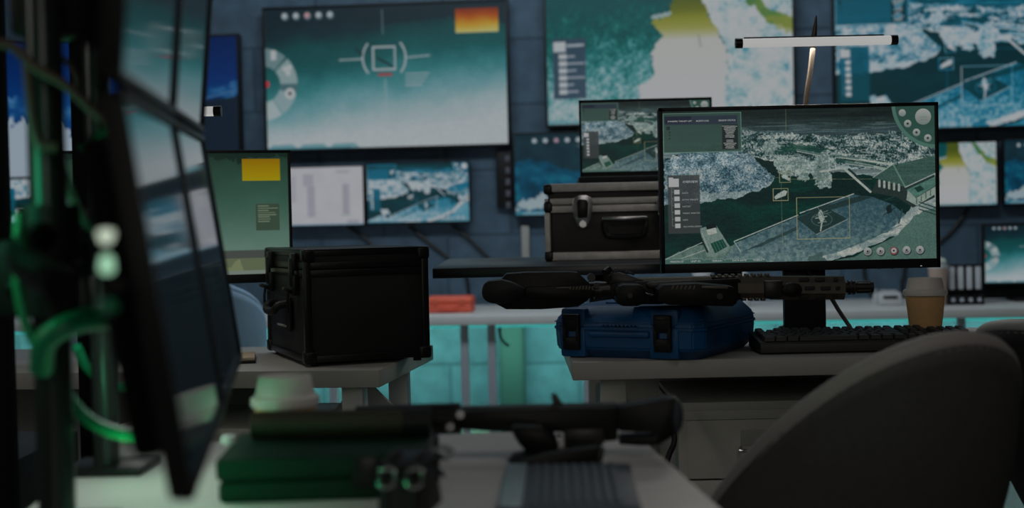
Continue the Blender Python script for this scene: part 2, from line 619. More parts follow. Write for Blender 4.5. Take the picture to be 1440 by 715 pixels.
    c.poly(Q([(694, 462), (703, 448), (712, 464), (716, 486), (708, 500), (700, 500), (694, 484)]), (132, 142, 134), 1, 0.010, 66)
    c.line(*q(680, 482), *q(724, 474), 4 / 1057, (120, 130, 124))
    c.line(*q(690, 500), *q(722, 494), 3 / 1057, (110, 122, 116))
    for a in ((668, 478, 742, 458), (690, 440, 722, 498)):
        c.line(*q(a[0], a[1]), *q(a[2], a[3]), 2.2 / 1057, (84, 100, 96))
    c.line(*q(705, 500), *q(700, 530), 6 / 1057, (130, 138, 132))
    c.line(*q(685, 470), *q(728, 452), 3 / 1057, (90, 104, 100))
    # pale verge and lawn at right
    lawn = mixc((58, 84, 77), (74, 100, 92), fbm(w, h, 10, 8, 71))
    c.put(c.pmask(Q([(1040, 480), (1160, 430), (1160, 660), (690, 660), (830, 632), (1000, 548)]), 0.004, 72), lawn)
    verge = mixc((96, 114, 114), (150, 154, 148), (fbm(w, h, 50, 40, 73, 4) - 0.3) * 2.4)
    c.put(c.pmask(Q([(1030, 470), (1075, 405), (1160, 380), (1160, 425), (1062, 478), (1000, 545), (820, 626), (690, 660), (610, 660), (830, 590), (960, 535)]), 0.014, 74), verge)
    c.poly(Q([(640, 650), (660, 625), (700, 622), (730, 650)]), (56, 78, 76), 0.9, 0.03, 75)
    c.line(*q(770, 612), *q(1015, 508), 2 / 1057, (50, 74, 72))
    # lodge at right
    c.poly(Q([(920, 332), (1020, 352), (1145, 300), (1145, 400), (1060, 440), (1000, 400), (900, 380)]), (34, 46, 44))
    roof = mixc((40, 64, 58), (60, 86, 78), fbm(w, h, 8, 90, 81, 3))
    c.put(c.pmask(Q([(905, 322), (975, 275), (1060, 255), (1150, 232), (1150, 302), (1030, 358), (1000, 352)])), roof)
    c.line(*q(985, 272), *q(1030, 358), 6 / 1057, (82, 112, 100))
    c.line(*q(905, 322), *q(975, 275), 3 / 1057, (130, 142, 134))
    c.line(*q(1030, 360), *q(1150, 304), 4 / 1057, (130, 142, 134))
    for k in range(5):
        x = 930 + 19 * k
        c.line(*q(x, 334 + 4 * k), *q(x, 356 + 4 * k), 9 / 1057, (132, 140, 134))
    c.put(c.pmask(Q([(1035, 370), (1150, 316), (1150, 352), (1072, 400)])), roof * 1.35)
    c.poly(Q([(1065, 362), (1090, 353), (1105, 368), (1080, 380)]), (24, 48, 42))
    c.poly(Q([(1040, 372), (1072, 402), (1150, 355), (1150, 385), (1075, 432), (1035, 410)]), (118, 132, 124))
    for k in range(4):
        c.line(*q(1075 + 18 * k, 404 - 11 * k), *q(1075 + 18 * k, 424 - 11 * k), 4 / 1057, (60, 84, 76))
    for k in range(3):
        c.line(*q(1085, 418 + 14 * k), *q(1150, 440 + 14 * k), 4 / 1057, (30, 52, 48))
    c.poly(Q([(955, 432), (975, 425), (985, 450), (962, 462)]), (22, 34, 34), 1, 0.02, 83)
    c.line(*q(945, 470), *q(990, 440), 3 / 1057, (22, 34, 34))
    c.line(*q(985, 450), *q(1010, 490), 3 / 1057, (40, 56, 58))
    c.line(*q(1018, 448), *q(1005, 500), 6 / 1057, (36, 60, 62))
    for x, y in ((960, 190), (1050, 195), (985, 220), (1000, 250)):
        c.line(*q(x, y), *q(x - 2, y + 28), 3 / 1057, (26, 46, 44))
    # barge and near shore at lower left
    c.put(c.pmask(Q([(85, 660), (95, 640), (180, 598), (250, 580), (330, 600), (370, 580), (300, 660)]), 0.012, 91), mixc((50, 76, 70), (104, 120, 112), fbm(w, h, 60, 30, 92)))
    c.line(*q(95, 640), *q(240, 575), 3 / 1057, (130, 140, 132))
    c.line(*q(120, 650), *q(250, 605), 3 / 1057, (128, 138, 130))
    c.poly(Q([(228, 522), (290, 505), (345, 590), (340, 610), (280, 632), (255, 630)]), (96, 114, 108))
    c.poly(Q([(252, 508), (290, 500), (296, 520), (258, 530)]), (16, 26, 26))
    c.poly(Q([(255, 527), (292, 518), (296, 540), (262, 548)]), (142, 148, 142))
    c.poly(Q([(270, 580), (318, 562), (335, 592), (288, 618)]), (20, 58, 48))
    for k in range(4):
        c.line(*q(280 + 11 * k, 578 - 4 * k), *q(296 + 11 * k, 612 - 5 * k), 2 / 1057, (60, 96, 82))
    c.line(*q(228, 545), *q(258, 612), 7 / 1057, (18, 34, 34))
    c.line(*q(238, 540), *q(266, 610), 3 / 1057, (130, 140, 132))
    c.line(*q(300, 515), *q(340, 580), 4 / 1057, (18, 34, 34))
    # boats
    c.poly(Q([(548, 316), (560, 312), (582, 326), (580, 336), (566, 330), (552, 326)]), (138, 148, 142), 1, 0.008, 95)
    c.poly(Q([(520, 400), (536, 384), (560, 372), (572, 376), (566, 392), (540, 402), (526, 410)]), (140, 150, 144), 1, 0.008, 96)
    c.a *= (0.84 + 0.32 * fbm(w, h, 300, 170, 201, 2))[..., None]
    # sighting lines
    gl = (104, 112, 88)
    for a in ((568, 50, 568, 150), (548, 345, 551, 600), (588, 330, 900, 328), (82, 325, 112, 324), (512, 324, 540, 324)):
        c.line(*q(a[0], a[1]), *q(a[2], a[3]), 1.6 / 1057, gl, 0.8)
    for a, t in (((540, 302, 585, 343), 2.6), ((515, 366, 576, 414), 2.6), ((606, 401, 815, 560), 2.4)):
        (x0, y0), (x1, y1) = q(a[0], a[1]), q(a[2], a[3])
        c.frame(x0, y0, x1, y1, (124, 124, 92), t / 1057)
    if ui:
        (x0, y0), (x1, y1) = q(90, 80), q(396, 224)
        c.rect(x0, y0, x1, y1, (47, 68, 62), 0.93)
        c.frame(x0, y0, x1, y1, (84, 116, 104), 2.6 / 1057)
        (x0, y0), (x1, y1) = q(96, 92), q(380, 114)
        c.rect(x0, y0, x1, y1 + .004, (38, 48, 58))
        (x0, y0), (x1, y1) = q(98, 92), q(200, 116)
        c.rect(x0, y0, x1, y1, (28, 34, 46))
        (x0, y0), (x1, y1) = q(320, 120), q(382, 214)
        c.rect(x0, y0, x1, y1, (30, 36, 36))
        g = np.random.default_rng(5)
        for k in range(15):
            if k == 8:
                continue
            y = 126 + 6 * k
            wd = 24 + 24 * g.random() if k else 56
            a, b = q(350 - wd / 2, y), q(350 + wd / 2, y)
            c.line(a[0], a[1], b[0], b[1], 2.6 / 1057, (140, 146, 142))
        c.rect(*q(104, 130), *q(118, 143), (30, 42, 40))
        for k in range(3):
            a = q(116, 152 + 12 * k)
            c.disc(a[0], a[1], 3 / 1057, (28, 40, 38))
        (x0, y0), (x1, y1) = q(106, 318), q(232, 540)
        c.rect(x0, y0, x1, y1, (52, 55, 55), 0.85)
        (x0, y0), (x1, y1) = q(110, 331), q(150, 362)
        c.rect(x0, y0, x1, y1, (150, 152, 152))
        a = q(110, 326)
        c.rect(a[0], a[1], a[0] + 18 / 1057, y0, (150, 152, 152))
        c.line(*q(120, 362), *q(123, 512), 2 / 1057, (92, 98, 92))
        for k in range(6):
            a, b = q(131 + .5 * k, 373 + 26 * k), q(152 + .5 * k, 390 + 26 * k)
            c.rect(a[0], a[1], b[0], b[1], (150, 152, 152))
            c.line(*q(122, 382 + 26 * k), a[0], (a[1] + b[1]) / 2, 2 / 1057, (92, 98, 92))
        # corner dial
        ux, vy = 1.0 + 0.008, -0.02
        dd = c.dist(ux, vy)
        c.put(dd < 0.166, (40, 70, 62), 0.93)
        c.put((dd > 0.153) & (dd < 0.166), (72, 106, 94), 0.8)
        for (x, y, r) in ((1101, 82, 31), (1020, 68, 14), (1041, 110, 14.5), (1075, 144, 14.5), (1119, 166, 14.5)):
            u, v = q(x, y)
            sh = np.clip(0.5 + (c.Y - v) / c.asp / (r / 1057) * -0.35, 0, 1)
            c.put(c.dist(u, v) < r / 1057, mixc((92, 104, 100), (152, 154, 150), sh))
            if r < 20 and x > 1030:
                c.disc(u, v, 4.5 / 1057, (34, 48, 46))
        for k, (x, y) in enumerate(((883, 612), (933, 611), (985, 609), (1035, 607), (1087, 606))):
            u, v = q(x, y)
            c.disc(u + .002, v + .005, 17 / 1057, (26, 34, 34), .8)
            sh = np.clip(0.6 + (c.Y - v) / c.asp / (16 / 1057) * -0.35, 0, 1)
            c.put(c.dist(u, v) < 15.5 / 1057, mixc((96, 100, 98), (146, 148, 146), sh))
            if k == 2:
                c.ring(u, v, 11 / 1057, 15.5 / 1057, (108, 58, 60))
                c.disc(u, v, 8 / 1057, (146, 146, 146))
            c.disc(u, v, 4 / 1057, (30, 36, 38))
            if k != 2:
                c.ring(u, v, 7 / 1057, 9 / 1057, (30, 36, 38), 1, -40 + 20 * k, 140)
        for k in range(5):
            x0 = 100 + 80 * k
            pts = Q([(x0 - 12, 662), (x0 - 12, 641), (x0 + 54, 638), (x0 + 66, 644), (x0 + 82, 662)])
            c.poly(pts, (56, 84, 78), 0.9)
            for i in (1, 2, 3):
                c.line(*pts[i], *pts[i + 1], 2 / 1057, (104, 126, 118))
    return c.out()


def vivid(a, k=1.0, sat=1.0):
    # the wall screens show the same feed with a stronger blue-green cast and blown highlights
    l = a.mean(-1) / 150.0
    col = ramp(np.clip(l * k, 0, 1), [(0, (6, 24, 32)), (0.2, (8, 42, 48)), (0.34, (8, 62, 74)), (0.48, (16, 92, 118)), (0.6, (72, 126, 144)), (0.72, (132, 150, 158)), (0.85, (150, 156, 160)), (1, (153, 157, 160))])
    return col * sat + a * (1 - sat)


def paint_sight(W, H, green=False):
    c = Canvas(W, H)
    w, h = c.w, c.h
    t = c.Y + (c.X - 0.5) * 0.16 + (fbm(w, h, 7, 5, 101) - 0.5) * 0.16 + np.clip(0.5 - c.X, 0, 1) * -0.1
    c.a = ramp(t, [(0.0, (11, 28, 36)), (0.12, (12, 38, 44)), (0.2, (12, 58, 60)), (0.36, (18, 74, 76)), (0.5, (44, 104, 108)), (0.62, (86, 128, 134)), (0.74, (128, 146, 150)), (0.86, (147, 155, 159)), (1, (150, 157, 161))])
    c.a += (fbm(w, h, 120, 70, 105, 2)[..., None] - 0.5) * 9
    c.put(c.pmask([(0, -.1), (1, -.1), (1, .16), (.75, .1), (.5, .13), (.33, .06), (0, 0.02)], 0.03, 107), (12, 30, 38), 0.75)
    for k in range(5):
        u, v = 0.087 + 0.0475 * k, 0.055
        c.disc(u, v, 0.0165, (58, 78, 86))
        c.disc(u - .002, v - .006, 0.0115, (140, 150, 154) if k != 2 else (150, 120, 124))
    # left dial
    cx, cy = -0.012, 0.53
    c.ring(cx, cy, 0.072, 0.145, (96, 118, 122), 0.9, -90, -48)
    c.ring(cx, cy, 0.072, 0.145, (124, 140, 142), 0.9, -44, 0)
    c.ring(cx, cy, 0.072, 0.145, (60, 88, 94), 0.9, 0, 16)
    c.ring(cx, cy, 0.072, 0.145, (120, 138, 142), 0.9, 18, 56)
    c.ring(cx, cy, 0.072, 0.145, (150, 156, 158), 0.8, 58, 90)
    c.disc(cx + .012, cy, 0.014, (170, 40, 52))
    c.rect(0.022, 0.29, 0.046, 0.36, (150, 155, 157))
    for (u, v) in ((0.082, .425), (.1, .415), (.095, .455)):
        c.disc(u, v, .011, (150, 155, 157))
    c.disc(.1, .6, .022, (152, 156, 158))
    c.disc(.1, .6, .008, (60, 70, 76))
    # sight
    wc = (136, 146, 150)
    c.frame(.448, .285, .545, .457, wc, .0075)
    c.ring(.497, .37, .085, .093, wc, 1, -42, 42)
    d = c.dist(.497, .37)
    ang = np.degrees(np.arctan2((c.Y - .37) / c.asp, c.X - .497))
    c.put((d > .085) & (d < .093) & (np.abs(ang) > 138), wc)
    for a in ((.31, .375, .41, .372), (.59, .372, .685, .362)):
        c.line(*a, .006, wc, .9)
    c.line(.492, .03, .493, .2, .004, wc, .55)
    c.line(.499, .52, .502, .71, .006, wc, .5)
    c.line(.47, .37, .53, .43, .008, (20, 30, 36))
    c.line(.38, .3, .405, .34, .008, (20, 34, 38))
    c.rect(.47, .478, .53, .495, (140, 44, 52))
    for k in range(4):
        c.line(.585, .487 + .026 * k, .68 - .01 * k, .487 + .026 * k, .0072, (138, 148, 152), .75)
    # thermal patch
    pt = (c.Y - .045) / .165 + (fbm(w, h, 20, 12, 111) - .5) * .25
    th = ramp(pt, [(0, (104, 36, 12)), (.3, (140, 66, 12)), (.6, (158, 120, 30)), (.85, (160, 146, 70)), (1, (160, 156, 110))])
    mk = (c.X > .793) & (c.X < .97) & (c.Y > .042) & (c.Y < .212)
    c.put(mk, th)
    for k in range(3):
        c.poly([(.0 + .13 * k, 1.0), (.02 + .13 * k, .965), (.105 + .13 * k, .962), (.13 + .13 * k, 1.0)], (70, 118, 126), .7)
    c.rect(0, .985, .35, 1, (50, 104, 116), .7)
    if green:
        pass
    return c.out()


def paint_river(W, H):
    c = Canvas(W, H)
    w, h = c.w, c.h

    def q(x, y):
        return ((x - 192) / 1056, (y / 2.98 + 24) / 203)

    def Q(p):
        return [q(*a) for a in p]
    n = fbm(w, h, 26, 16, 121, 5)
    n2 = fbm(w, h, 70, 40, 131, 4)
    t = (c.Y - 0.16) * 1.05 + (fbm(w, h, 150, 90, 141, 3) - .5) * .7 + (n - .5) * .45 + (n2 - .5) * .4 + np.clip(.25 - c.X, 0, 1) * -.2
    c.a = ramp(t, [(0, (6, 62, 64)), (.25, (8, 78, 76)), (.42, (30, 100, 100)), (.58, (76, 128, 132)), (.75, (128, 148, 152)), (1, (150, 156, 158))])
    band = ramp((n - .3) * 1.7 + (fbm(w, h, 150, 110, 145, 3) - .5) * 1.0 + .42, [(0, (34, 104, 118)), (.3, (84, 130, 140)), (.55, (134, 150, 154)), (1, (153, 156, 158))])
    c.put(c.pmask(Q([(850, -90), (1300, -90), (1300, 640), (960, 640), (965, 370), (975, 240), (905, 110), (865, 20)]), .02, 133), band)
    mk = c.pmask(Q([(740, -90), (850, -90), (865, 20), (905, 110), (975, 240), (965, 370), (960, 640), (600, 640), (590, 380), (655, 330), (640, 240), (692, 160), (650, 95), (725, 78), (738, 20)]), .03, 135, 60)
    riv = ramp((c.Y * 203 - 24) * 2.98 / 400 + (fbm(w, h, 5, 4, 137) - .5) * .05, [(-.2, (56, 68, 18)), (0, (62, 74, 20)), (.15, (86, 92, 26)), (.22, (108, 112, 36)), (.33, (124, 126, 62)), (.46, (150, 151, 148)), (1, (151, 153, 155))])
    c.put(mk, riv)
    for k in range(9):
        a = q(655 + 9 * k, 84 - k * 1.5)
        c.disc(a[0], a[1] + random.uniform(-.01, .01), .008, (140, 150, 152), .8)
    c.put(c.pmask(Q([(1010, -90), (1070, -20), (1150, 60), (1260, 110), (1260, 165), (1150, 120), (1070, 45), (980, -90)]), .035, 139), mixc((40, 86, 40), (90, 112, 40), c.X * 4 - 3 + (n - .5)), .9)
    c.put(c.pmask(Q([(1120, 90), (1260, 110), (1260, 160), (1180, 150)]), .04, 141), (116, 120, 50), .6)
    c.line(*q(850, 165), *q(856, 215), .005, (90, 100, 90), .7)
    x0, y0 = q(220, 160)
    x1, y1 = q(362, 422)
    c.rect(x0, y0, x1, y1, (42, 58, 74), .92)
    a, b = q(222, 175), q(275, 218)
    c.rect(*a, *b, (150, 156, 160))
    c.line(*q(284, 192), *q(350, 190), .011, (132, 140, 148))
    for k in range(6):
        a, b = q(245, 228 + 30.5 * k), q(279, 250 + 30.5 * k)
        c.rect(*a, *b, (148, 154, 158))
        c.line(*q(284, 239 + 30.5 * k), *q((312, 352, 318, 355, 305, 325)[k], 238 + 30.5 * k), .008, (120, 130, 140))
    c.rect(0, .97, 1, 1, (60, 118, 130), .5)
    # dial in the top right corner
    c.ring(1.0, -.02, .10, .112, (120, 140, 140), .8)
    for (u, v) in ((.93, .05), (.955, .1), (.985, .14)):
        c.disc(u, v, .012, (148, 154, 154))
    return c.out()


def paint_ridge(W, H):
    c = Canvas(W, H)
    w, h = c.w, c.h
    n = fbm(w, h, 12, 9, 151)
    c.a = ramp(n * .7 + c.Y * .3, [(0, (10, 26, 34)), (.5, (16, 42, 52)), (1, (20, 56, 66))])
    c.put(c.pmask([(0, .35), (.14, .3), (.3, .42), (.55, .5), (.8, .46), (1, .55), (1, 1), (0, 1)], .05, 153), ramp(n, [(.2, (5, 42, 60)), (.5, (6, 62, 86)), (.8, (18, 92, 112))]))
    c.put(c.pmask([(.4, .16), (.7, .1), (1, .1), (1, .4), (.78, .26), (.6, .2)], .08, 155), (120, 142, 150), .85)
    for k in range(5):
        c.disc(.14 + .075 * k, .085, .017, (140, 150, 156) if k != 2 else (140, 116, 132))
    c.put(c.pmask([(0, .90), (.05, .82), (.22, .76), (.34, .80), (.26, .9), (.1, .93)], .1, 157), (140, 150, 154), .9)
    c.put(c.pmask([(.4, .75), (.6, .62), (.9, .7), (1, .8), (.7, .78), (.5, .83)], .12, 158), (130, 146, 150), .8)
    c.put(c.pmask([(.35, .83), (1, .8), (1, .93), (.3, .94)], .05, 159), (14, 52, 54), .9)
    c.frame(.55, .4, .95, .8, (70, 120, 132), .008)
    c.line(.55, .38, .85, .36, .03, (110, 134, 146), .8)
    c.rect(0, .955, 1, 1, (44, 104, 122))
    for k in range(4):
        c.rect(.05 + .22 * k, .96, .2 + .22 * k, .99, (96, 132, 146))
    return c.out()


def paint_doc(W, H):
    c = Canvas(W, H, (151, 152, 157))
    w, h = c.w, c.h
    c.a += (fbm(w, h, 9, 6, 161)[..., None] - .5) * 8
    c.rect(.42, .12, .52, .32, (126, 126, 138), .7)
    c.rect(.46, .32, .53, .86, (124, 124, 136), .6)
    for k in range(9):
        c.line(.455, .36 + .055 * k, .53, .36 + .055 * k, .008, (104, 104, 120), .5)
    c.rect(.80, .3, .86, .82, (128, 128, 140), .7)
    for k in range(8):
        c.line(.80, .34 + .06 * k, .865, .34 + .06 * k, .009, (92, 92, 106), .5)
    c.line(.78, .83, .87, .83, .008, (90, 120, 100), .6)
    c.line(.75, .09, .86, .09, .02, (110, 116, 120), .6)
    c.rect(.84, .92, .95, .97, (118, 118, 130), .6)
    c.rect(.1, .15, .35, .6, (130, 130, 140), .5)
    c.rect(0, .975, 1, 1, (60, 110, 140), .6)
    return c.out()


def paint_panel_green(W, H):
    c = Canvas(W, H)
    w, h = c.w, c.h
    n = fbm(w, h, 8, 6, 171)
    c.a = ramp(c.Y + (n - .5) * .15, [(0, (24, 46, 38)), (.15, (34, 60, 48)), (.4, (50, 80, 68)), (.62, (70, 98, 86)), (.8, (86, 112, 100)), (1, (88, 112, 102))])
    c.put(c.pmask([(0, -.1), (1, -.1), (1, .03), (.8, .07), (.6, .04), (.4, .08), (.2, .03), (0, .06)], .05, 173), (16, 32, 26), .8)
    c.put((c.X > .80) & (c.X < .965) & (c.Y > .05) & (c.Y < .23), ramp(c.Y / .23, [(0, (120, 84, 4)), (.6, (136, 112, 4)), (1, (142, 126, 8))]))
    c.rect(.855, .42, .957, .64, (50, 66, 52), .95)
    g = np.random.default_rng(8)
    for k in range(8):
        c.line(.865, .44 + .018 * k, .89 + .06 * g.random(), .44 + .018 * k, .004, (104, 116, 96))
    c.rect(0, .80, .97, .865, (62, 66, 62), .95)
    c.rect(0, .865, .97, 1, (84, 92, 68), .9)
    c.poly([(.62, .99), (.68, .88), (.70, .93), (.74, .94), (.76, .89), (.78, .87), (.80, .99)], (104, 112, 82))
    c.poly([(.2, .99), (.3, .9), (.36, .95), (.44, .88), (.5, .99)], (104, 112, 82))
    c.rect(0, .965, .97, 1, (104, 114, 106))
    c.line(.66, .44, .68, .44, .006, (110, 124, 112))
    c.line(.66, .53, .68, .53, .006, (110, 124, 112))
    return c.out()


def paint_blue(W, H):
    c = Canvas(W, H)
    w, h = c.w, c.h
    c.a = ramp(c.Y, [(0, (2, 26, 70)), (.25, (3, 34, 84)), (.4, (4, 44, 96)), (1, (8, 40, 84))])
    c.put(c.pmask([(-.1, .36), (.3, .42), (.6, .47), (1.1, .30), (1.1, .62), (-.1, .62)], .06, 181), ramp(fbm(w, h, 12, 10, 183), [(.3, (6, 40, 84)), (.6, (10, 58, 106)), (.8, (60, 104, 140))]))
    c.put(c.pmask([(-.1, .70), (.5, .74), (.9, .46), (1.1, .44), (1.1, 1.1), (-.1, 1.1)], .03, 185), (12, 26, 40))
    c.put(c.pmask([(-.1, .62), (.25, .55), (.4, .8), (.2, 1.1), (-.1, 1.1)], .1, 186), (130, 144, 156))
    c.line(.6, .55, 1.0, .40, .008, (56, 96, 130), .8)
    return c.out()


def paint_dark(W, H, seed=0):
    c = Canvas(W, H)
    w, h = c.w, c.h
    c.a = ramp(c.Y + (fbm(w, h, 3, 3, 190 + seed) - .5) * .3, [(0, (15, 26, 30)), (.5, (13, 22, 27)), (1, (9, 15, 19))])
    return c.out()


FULL = paint_landscape(760, 424)
PIC = {
    'harbour': FULL,
    'harbour_vivid': vivid(resample(FULL, 380, 212)),
    'harbour_small': vivid(resample(FULL, 190, 106), 1.12),
    'sight': paint_sight(380, 214),
    'river': paint_river(380, 214),
    'ridge': paint_ridge(200, 116),
    'doc': paint_doc(180, 104),
    'green': paint_panel_green(330, 178),
    'blue': paint_blue(300, 170),
    'dark': paint_dark(40, 24),
    'dark2': paint_dark(40, 24, 5),
}


def text_mesh(txt, size):
    cu = bpy.data.curves.new('tmp_text', 'FONT')
    cu.body = txt
    cu.size = size
    cu.resolution_u = 2
    ob = bpy.data.objects.new('tmp_text', cu)
    COL.objects.link(ob)
    dg = bpy.context.evaluated_depsgraph_get()
    me = bpy.data.meshes.new_from_object(ob.evaluated_get(dg))
    vs = [tuple(v.co) for v in me.vertices]
    fs = [tuple(p.vertices) for p in me.polygons]
    bpy.data.objects.remove(ob)
    bpy.data.curves.remove(cu)
    bpy.data.meshes.remove(me)
    return vs, fs


def picture(name, pic, w, h, parent, material=None, res=None, y=0.0, texts=(), zc=0.0, xc=0.0):
    """A display surface, w x h metres, facing local -Y, that shows the painted picture."""
    a = PIC[pic] if isinstance(pic, str) else pic
    if res:
        a = resample(a, *res)
    H, W = a.shape[:2]
    nx, ny = W, H
    xs = (np.arange(nx) / (nx - 1) - 0.5) * w + xc
    zs = (0.5 - np.arange(ny) / (ny - 1)) * h + zc
    X, Z = np.meshgrid(xs, zs)
    co = np.stack([X, np.full_like(X, y), Z], -1).reshape(-1, 3)
    i = np.arange(nx * ny).reshape(ny, nx)
    q = np.stack([i[:-1, :-1], i[1:, :-1], i[1:, 1:], i[:-1, 1:]], -1).reshape(-1, 4)
    colv = lin_np(a.reshape(-1, 3))
    vs2, fs2, c2 = [], [], []
    base = nx * ny
    for (txt, u, v, th, c) in texts:
        tv, tf = text_mesh(txt, th * h / 0.72)
        o = base + len(vs2)
        for p in tv:
            vs2.append(((u - .5) * w + xc + p[0], y - 0.0006, (.5 - v) * h + zc + p[1]))
            c2.append([lin(k) for k in c])
        fs2 += [tuple(k + o for k in f) for f in tf]
    me = bpy.data.meshes.new(name)
    if fs2:
        allv = np.concatenate([co, np.array(vs2)])
        allc = np.concatenate([colv, np.array(c2)])
    else:
        allv, allc = co, colv
    nf = len(q) + len(fs2)
    me.vertices.add(len(allv))
    me.vertices.foreach_set('co', allv.ravel())
    tot = np.array([4] * len(q) + [len(f) for f in fs2], dtype=np.int32)
    loops = np.concatenate([q.ravel()] + [np.array(f) for f in fs2]).astype(np.int32)
    me.loops.add(len(loops))
    me.loops.foreach_set('vertex_index', loops)
    me.polygons.add(nf)
    st = np.concatenate([[0], np.cumsum(tot)[:-1]]).astype(np.int32)
    me.polygons.foreach_set('loop_start', st)
    try:
        me.polygons.foreach_set('loop_total', tot)
    except Exception:
        pass
    me.update(calc_edges=True)
    me.validate()
    at_ = me.color_attributes.new('picture', 'FLOAT_COLOR', 'POINT')
    rgba = np.ones((len(allv), 4))
    rgba[:, :3] = allc
    at_.data.foreach_set('color', rgba.ravel())
    me.materials.append(material or MT['screen'])
    o = bpy.data.objects.new(name, me)
    COL.objects.link(o)
    o.parent = parent
    return o


def bezel_mb(w, h, bw, depth, y0=-0.004, bot=None):
    """Frame round a display: outer size w x h, front at y0."""
    bot = bw if bot is None else bot
    mb = MB()
    y1 = y0 + depth
    yc = (y0 + y1) / 2
    mb.box((0, yc, h / 2 - bw / 2), (w, depth, bw), bev=.001)
    mb.box((0, yc, -h / 2 + bot / 2), (w, depth, bot), bev=.001)
    mb.box((-w / 2 + bw / 2, yc, 0), (bw, depth, h), bev=.001)
    mb.box((w / 2 - bw / 2, yc, 0), (bw, depth, h), bev=.001)
    return mb


# ------------------------------------------------------------------ the room
def slab(name, c, size, material, rz=0):
    o = MB().box((0, 0, 0), size).build(name, material, None, 0)
    o.location = c
    o.rotation_euler = (0, 0, rz)
    return tag(o, kind='structure')


slab('floor', (0, 2.4, -0.05), (9.6, 11, 0.1), MT['floor'])
slab('ceiling', (0, 2.4, 3.25), (9.6, 11, 0.1), MT['ceiling'])
wb = wallpt(0, -0.05, 1.6)
slab('wall_back', wb, (9.6, 0.1, 3.2), MT['wall'], -PSI)
slab('wall_left', (-4.3, 2.4, 1.6), (0.1, 10.8, 3.2), MT['plain_wall'])
slab('wall_right', (4.3, 2.2, 1.6), (0.1, 10.0, 3.2), MT['plain_wall'])
slab('wall_front', (0, -2.7, 1.6), (8.6, 0.1, 3.2), MT['plain_wall'])
tb = wallpt(0, 0.0076, 0.05)
o = MB().box((0, 0, 0), (8.4, 0.015, 0.1), bev=.002).build('baseboard_back', MT['grey_lam'])
o.location = tb
o.rotation_euler = (0, 0, -PSI)
tag(o, kind='structure')


# ------------------------------------------------------------------ screens on the wall
def wall_display(name, label, cat, quad, pic, off=0.07, depth=0.05, bw=0.012, group=None, res=None, bracket=True):
    TL, TR, BL, BR = [onwall(*p, off) for p in quad]
    c = (TL + TR + BL + BR) / 4
    w = ((TR - TL).dot(WE) + (BR - BL).dot(WE)) / 2
    h = (TL.z + TR.z - BL.z - BR.z) / 2
    r = thing(name, label, cat, c, -PSI, group)
    MB().box((0, depth / 2 + .004, 0), (w, depth - .006, h), bev=.006).build('casing', MT['black_plastic'], r)
    picture('screen', pic, w - 2 * bw, h - 2 * bw, r, res=res, y=-0.0005)
    bezel_mb(w, h, bw, 0.008, -0.005).build('bezel', MT['black_plastic'], r)
    if bracket and off > depth:
        MB().box((0, depth + (off - depth) / 2 - .002, 0), (w * .4, off - depth + .002, h * .35), bev=.002).build('wall_bracket', MT['black_metal'], r)
    return r, w, h, c


wall_display('wall_television', 'wall television showing a square aiming reticle over pale teal haze, orange patch top right', 'television', ((369, 12), (713, -3), (373, 214), (719, 206)), 'sight')
wall_display('wall_television', 'wall television showing a pale white river with yellow upper reach, above the open laptop', 'television', ((763, -24), (1116, -36), (768, 179), (1121, 170)), 'river')
wall_display('wall_television', 'wall television showing a vivid cyan aerial harbour view, upper right corner of photo', 'television', ((1169, -20), (1542, -38), (1174, 189), (1546, 175)), 'harbour_vivid')
wall_display('wall_television', 'wall television showing deep blue sky over a ridge, behind the near monitor array', 'television', ((-16, 61), (336, 46), (-12, 254), (340, 244)), 'blue')
wall_display('wall_monitor', 'small wall monitor showing a white document page with grey text columns', 'monitor', ((362, 237), (511, 230), (366, 322), (515, 317)), 'doc', .06, .04, .008)
wall_display('wall_monitor', 'small wall monitor showing a cyan and white harbour map, above the black flight case', 'monitor', ((512, 231), (659, 224), (517, 317), (664, 312)), 'harbour_small', .06, .04, .008)
wall_display('wall_monitor', 'wall monitor showing dark blue ridge with row of dots, partly behind the silver case', 'monitor', ((720, 189), (930, 180), (724, 307), (934, 299)), 'ridge', .06, .04, .008)
wall_display('wall_monitor', 'small wall monitor showing a white and yellow river, right of the large desk monitor', 'monitor', ((1255, 202), (1402, 196), (1258, 294), (1405, 289)), 'river', .06, .04, .008, res=(190, 108))
wall_display('wall_monitor', 'small wall monitor showing a blue ridge scene, cut by the right edge of the photo', 'monitor', ((1409, 196), (1560, 190), (1412, 290), (1563, 284)), 'ridge', .06, .04, .008)
wall_display('wall_monitor', 'small wall monitor with pale blue picture, seen between the black poles at far left', 'monitor', ((-2, 229), (152, 222), (2, 318), (156, 312)), 'harbour_small', .06, .04, .008)


# cables on the wall
def wall_cable(label, pts, r=0.008, off=0.012):
    P = [onwall(x, y, off) for x, y in pts]
    o = MB().tube(P, r, 8).build('power_cable', MT['cable_black'])
    return tag(o, label, 'cable')


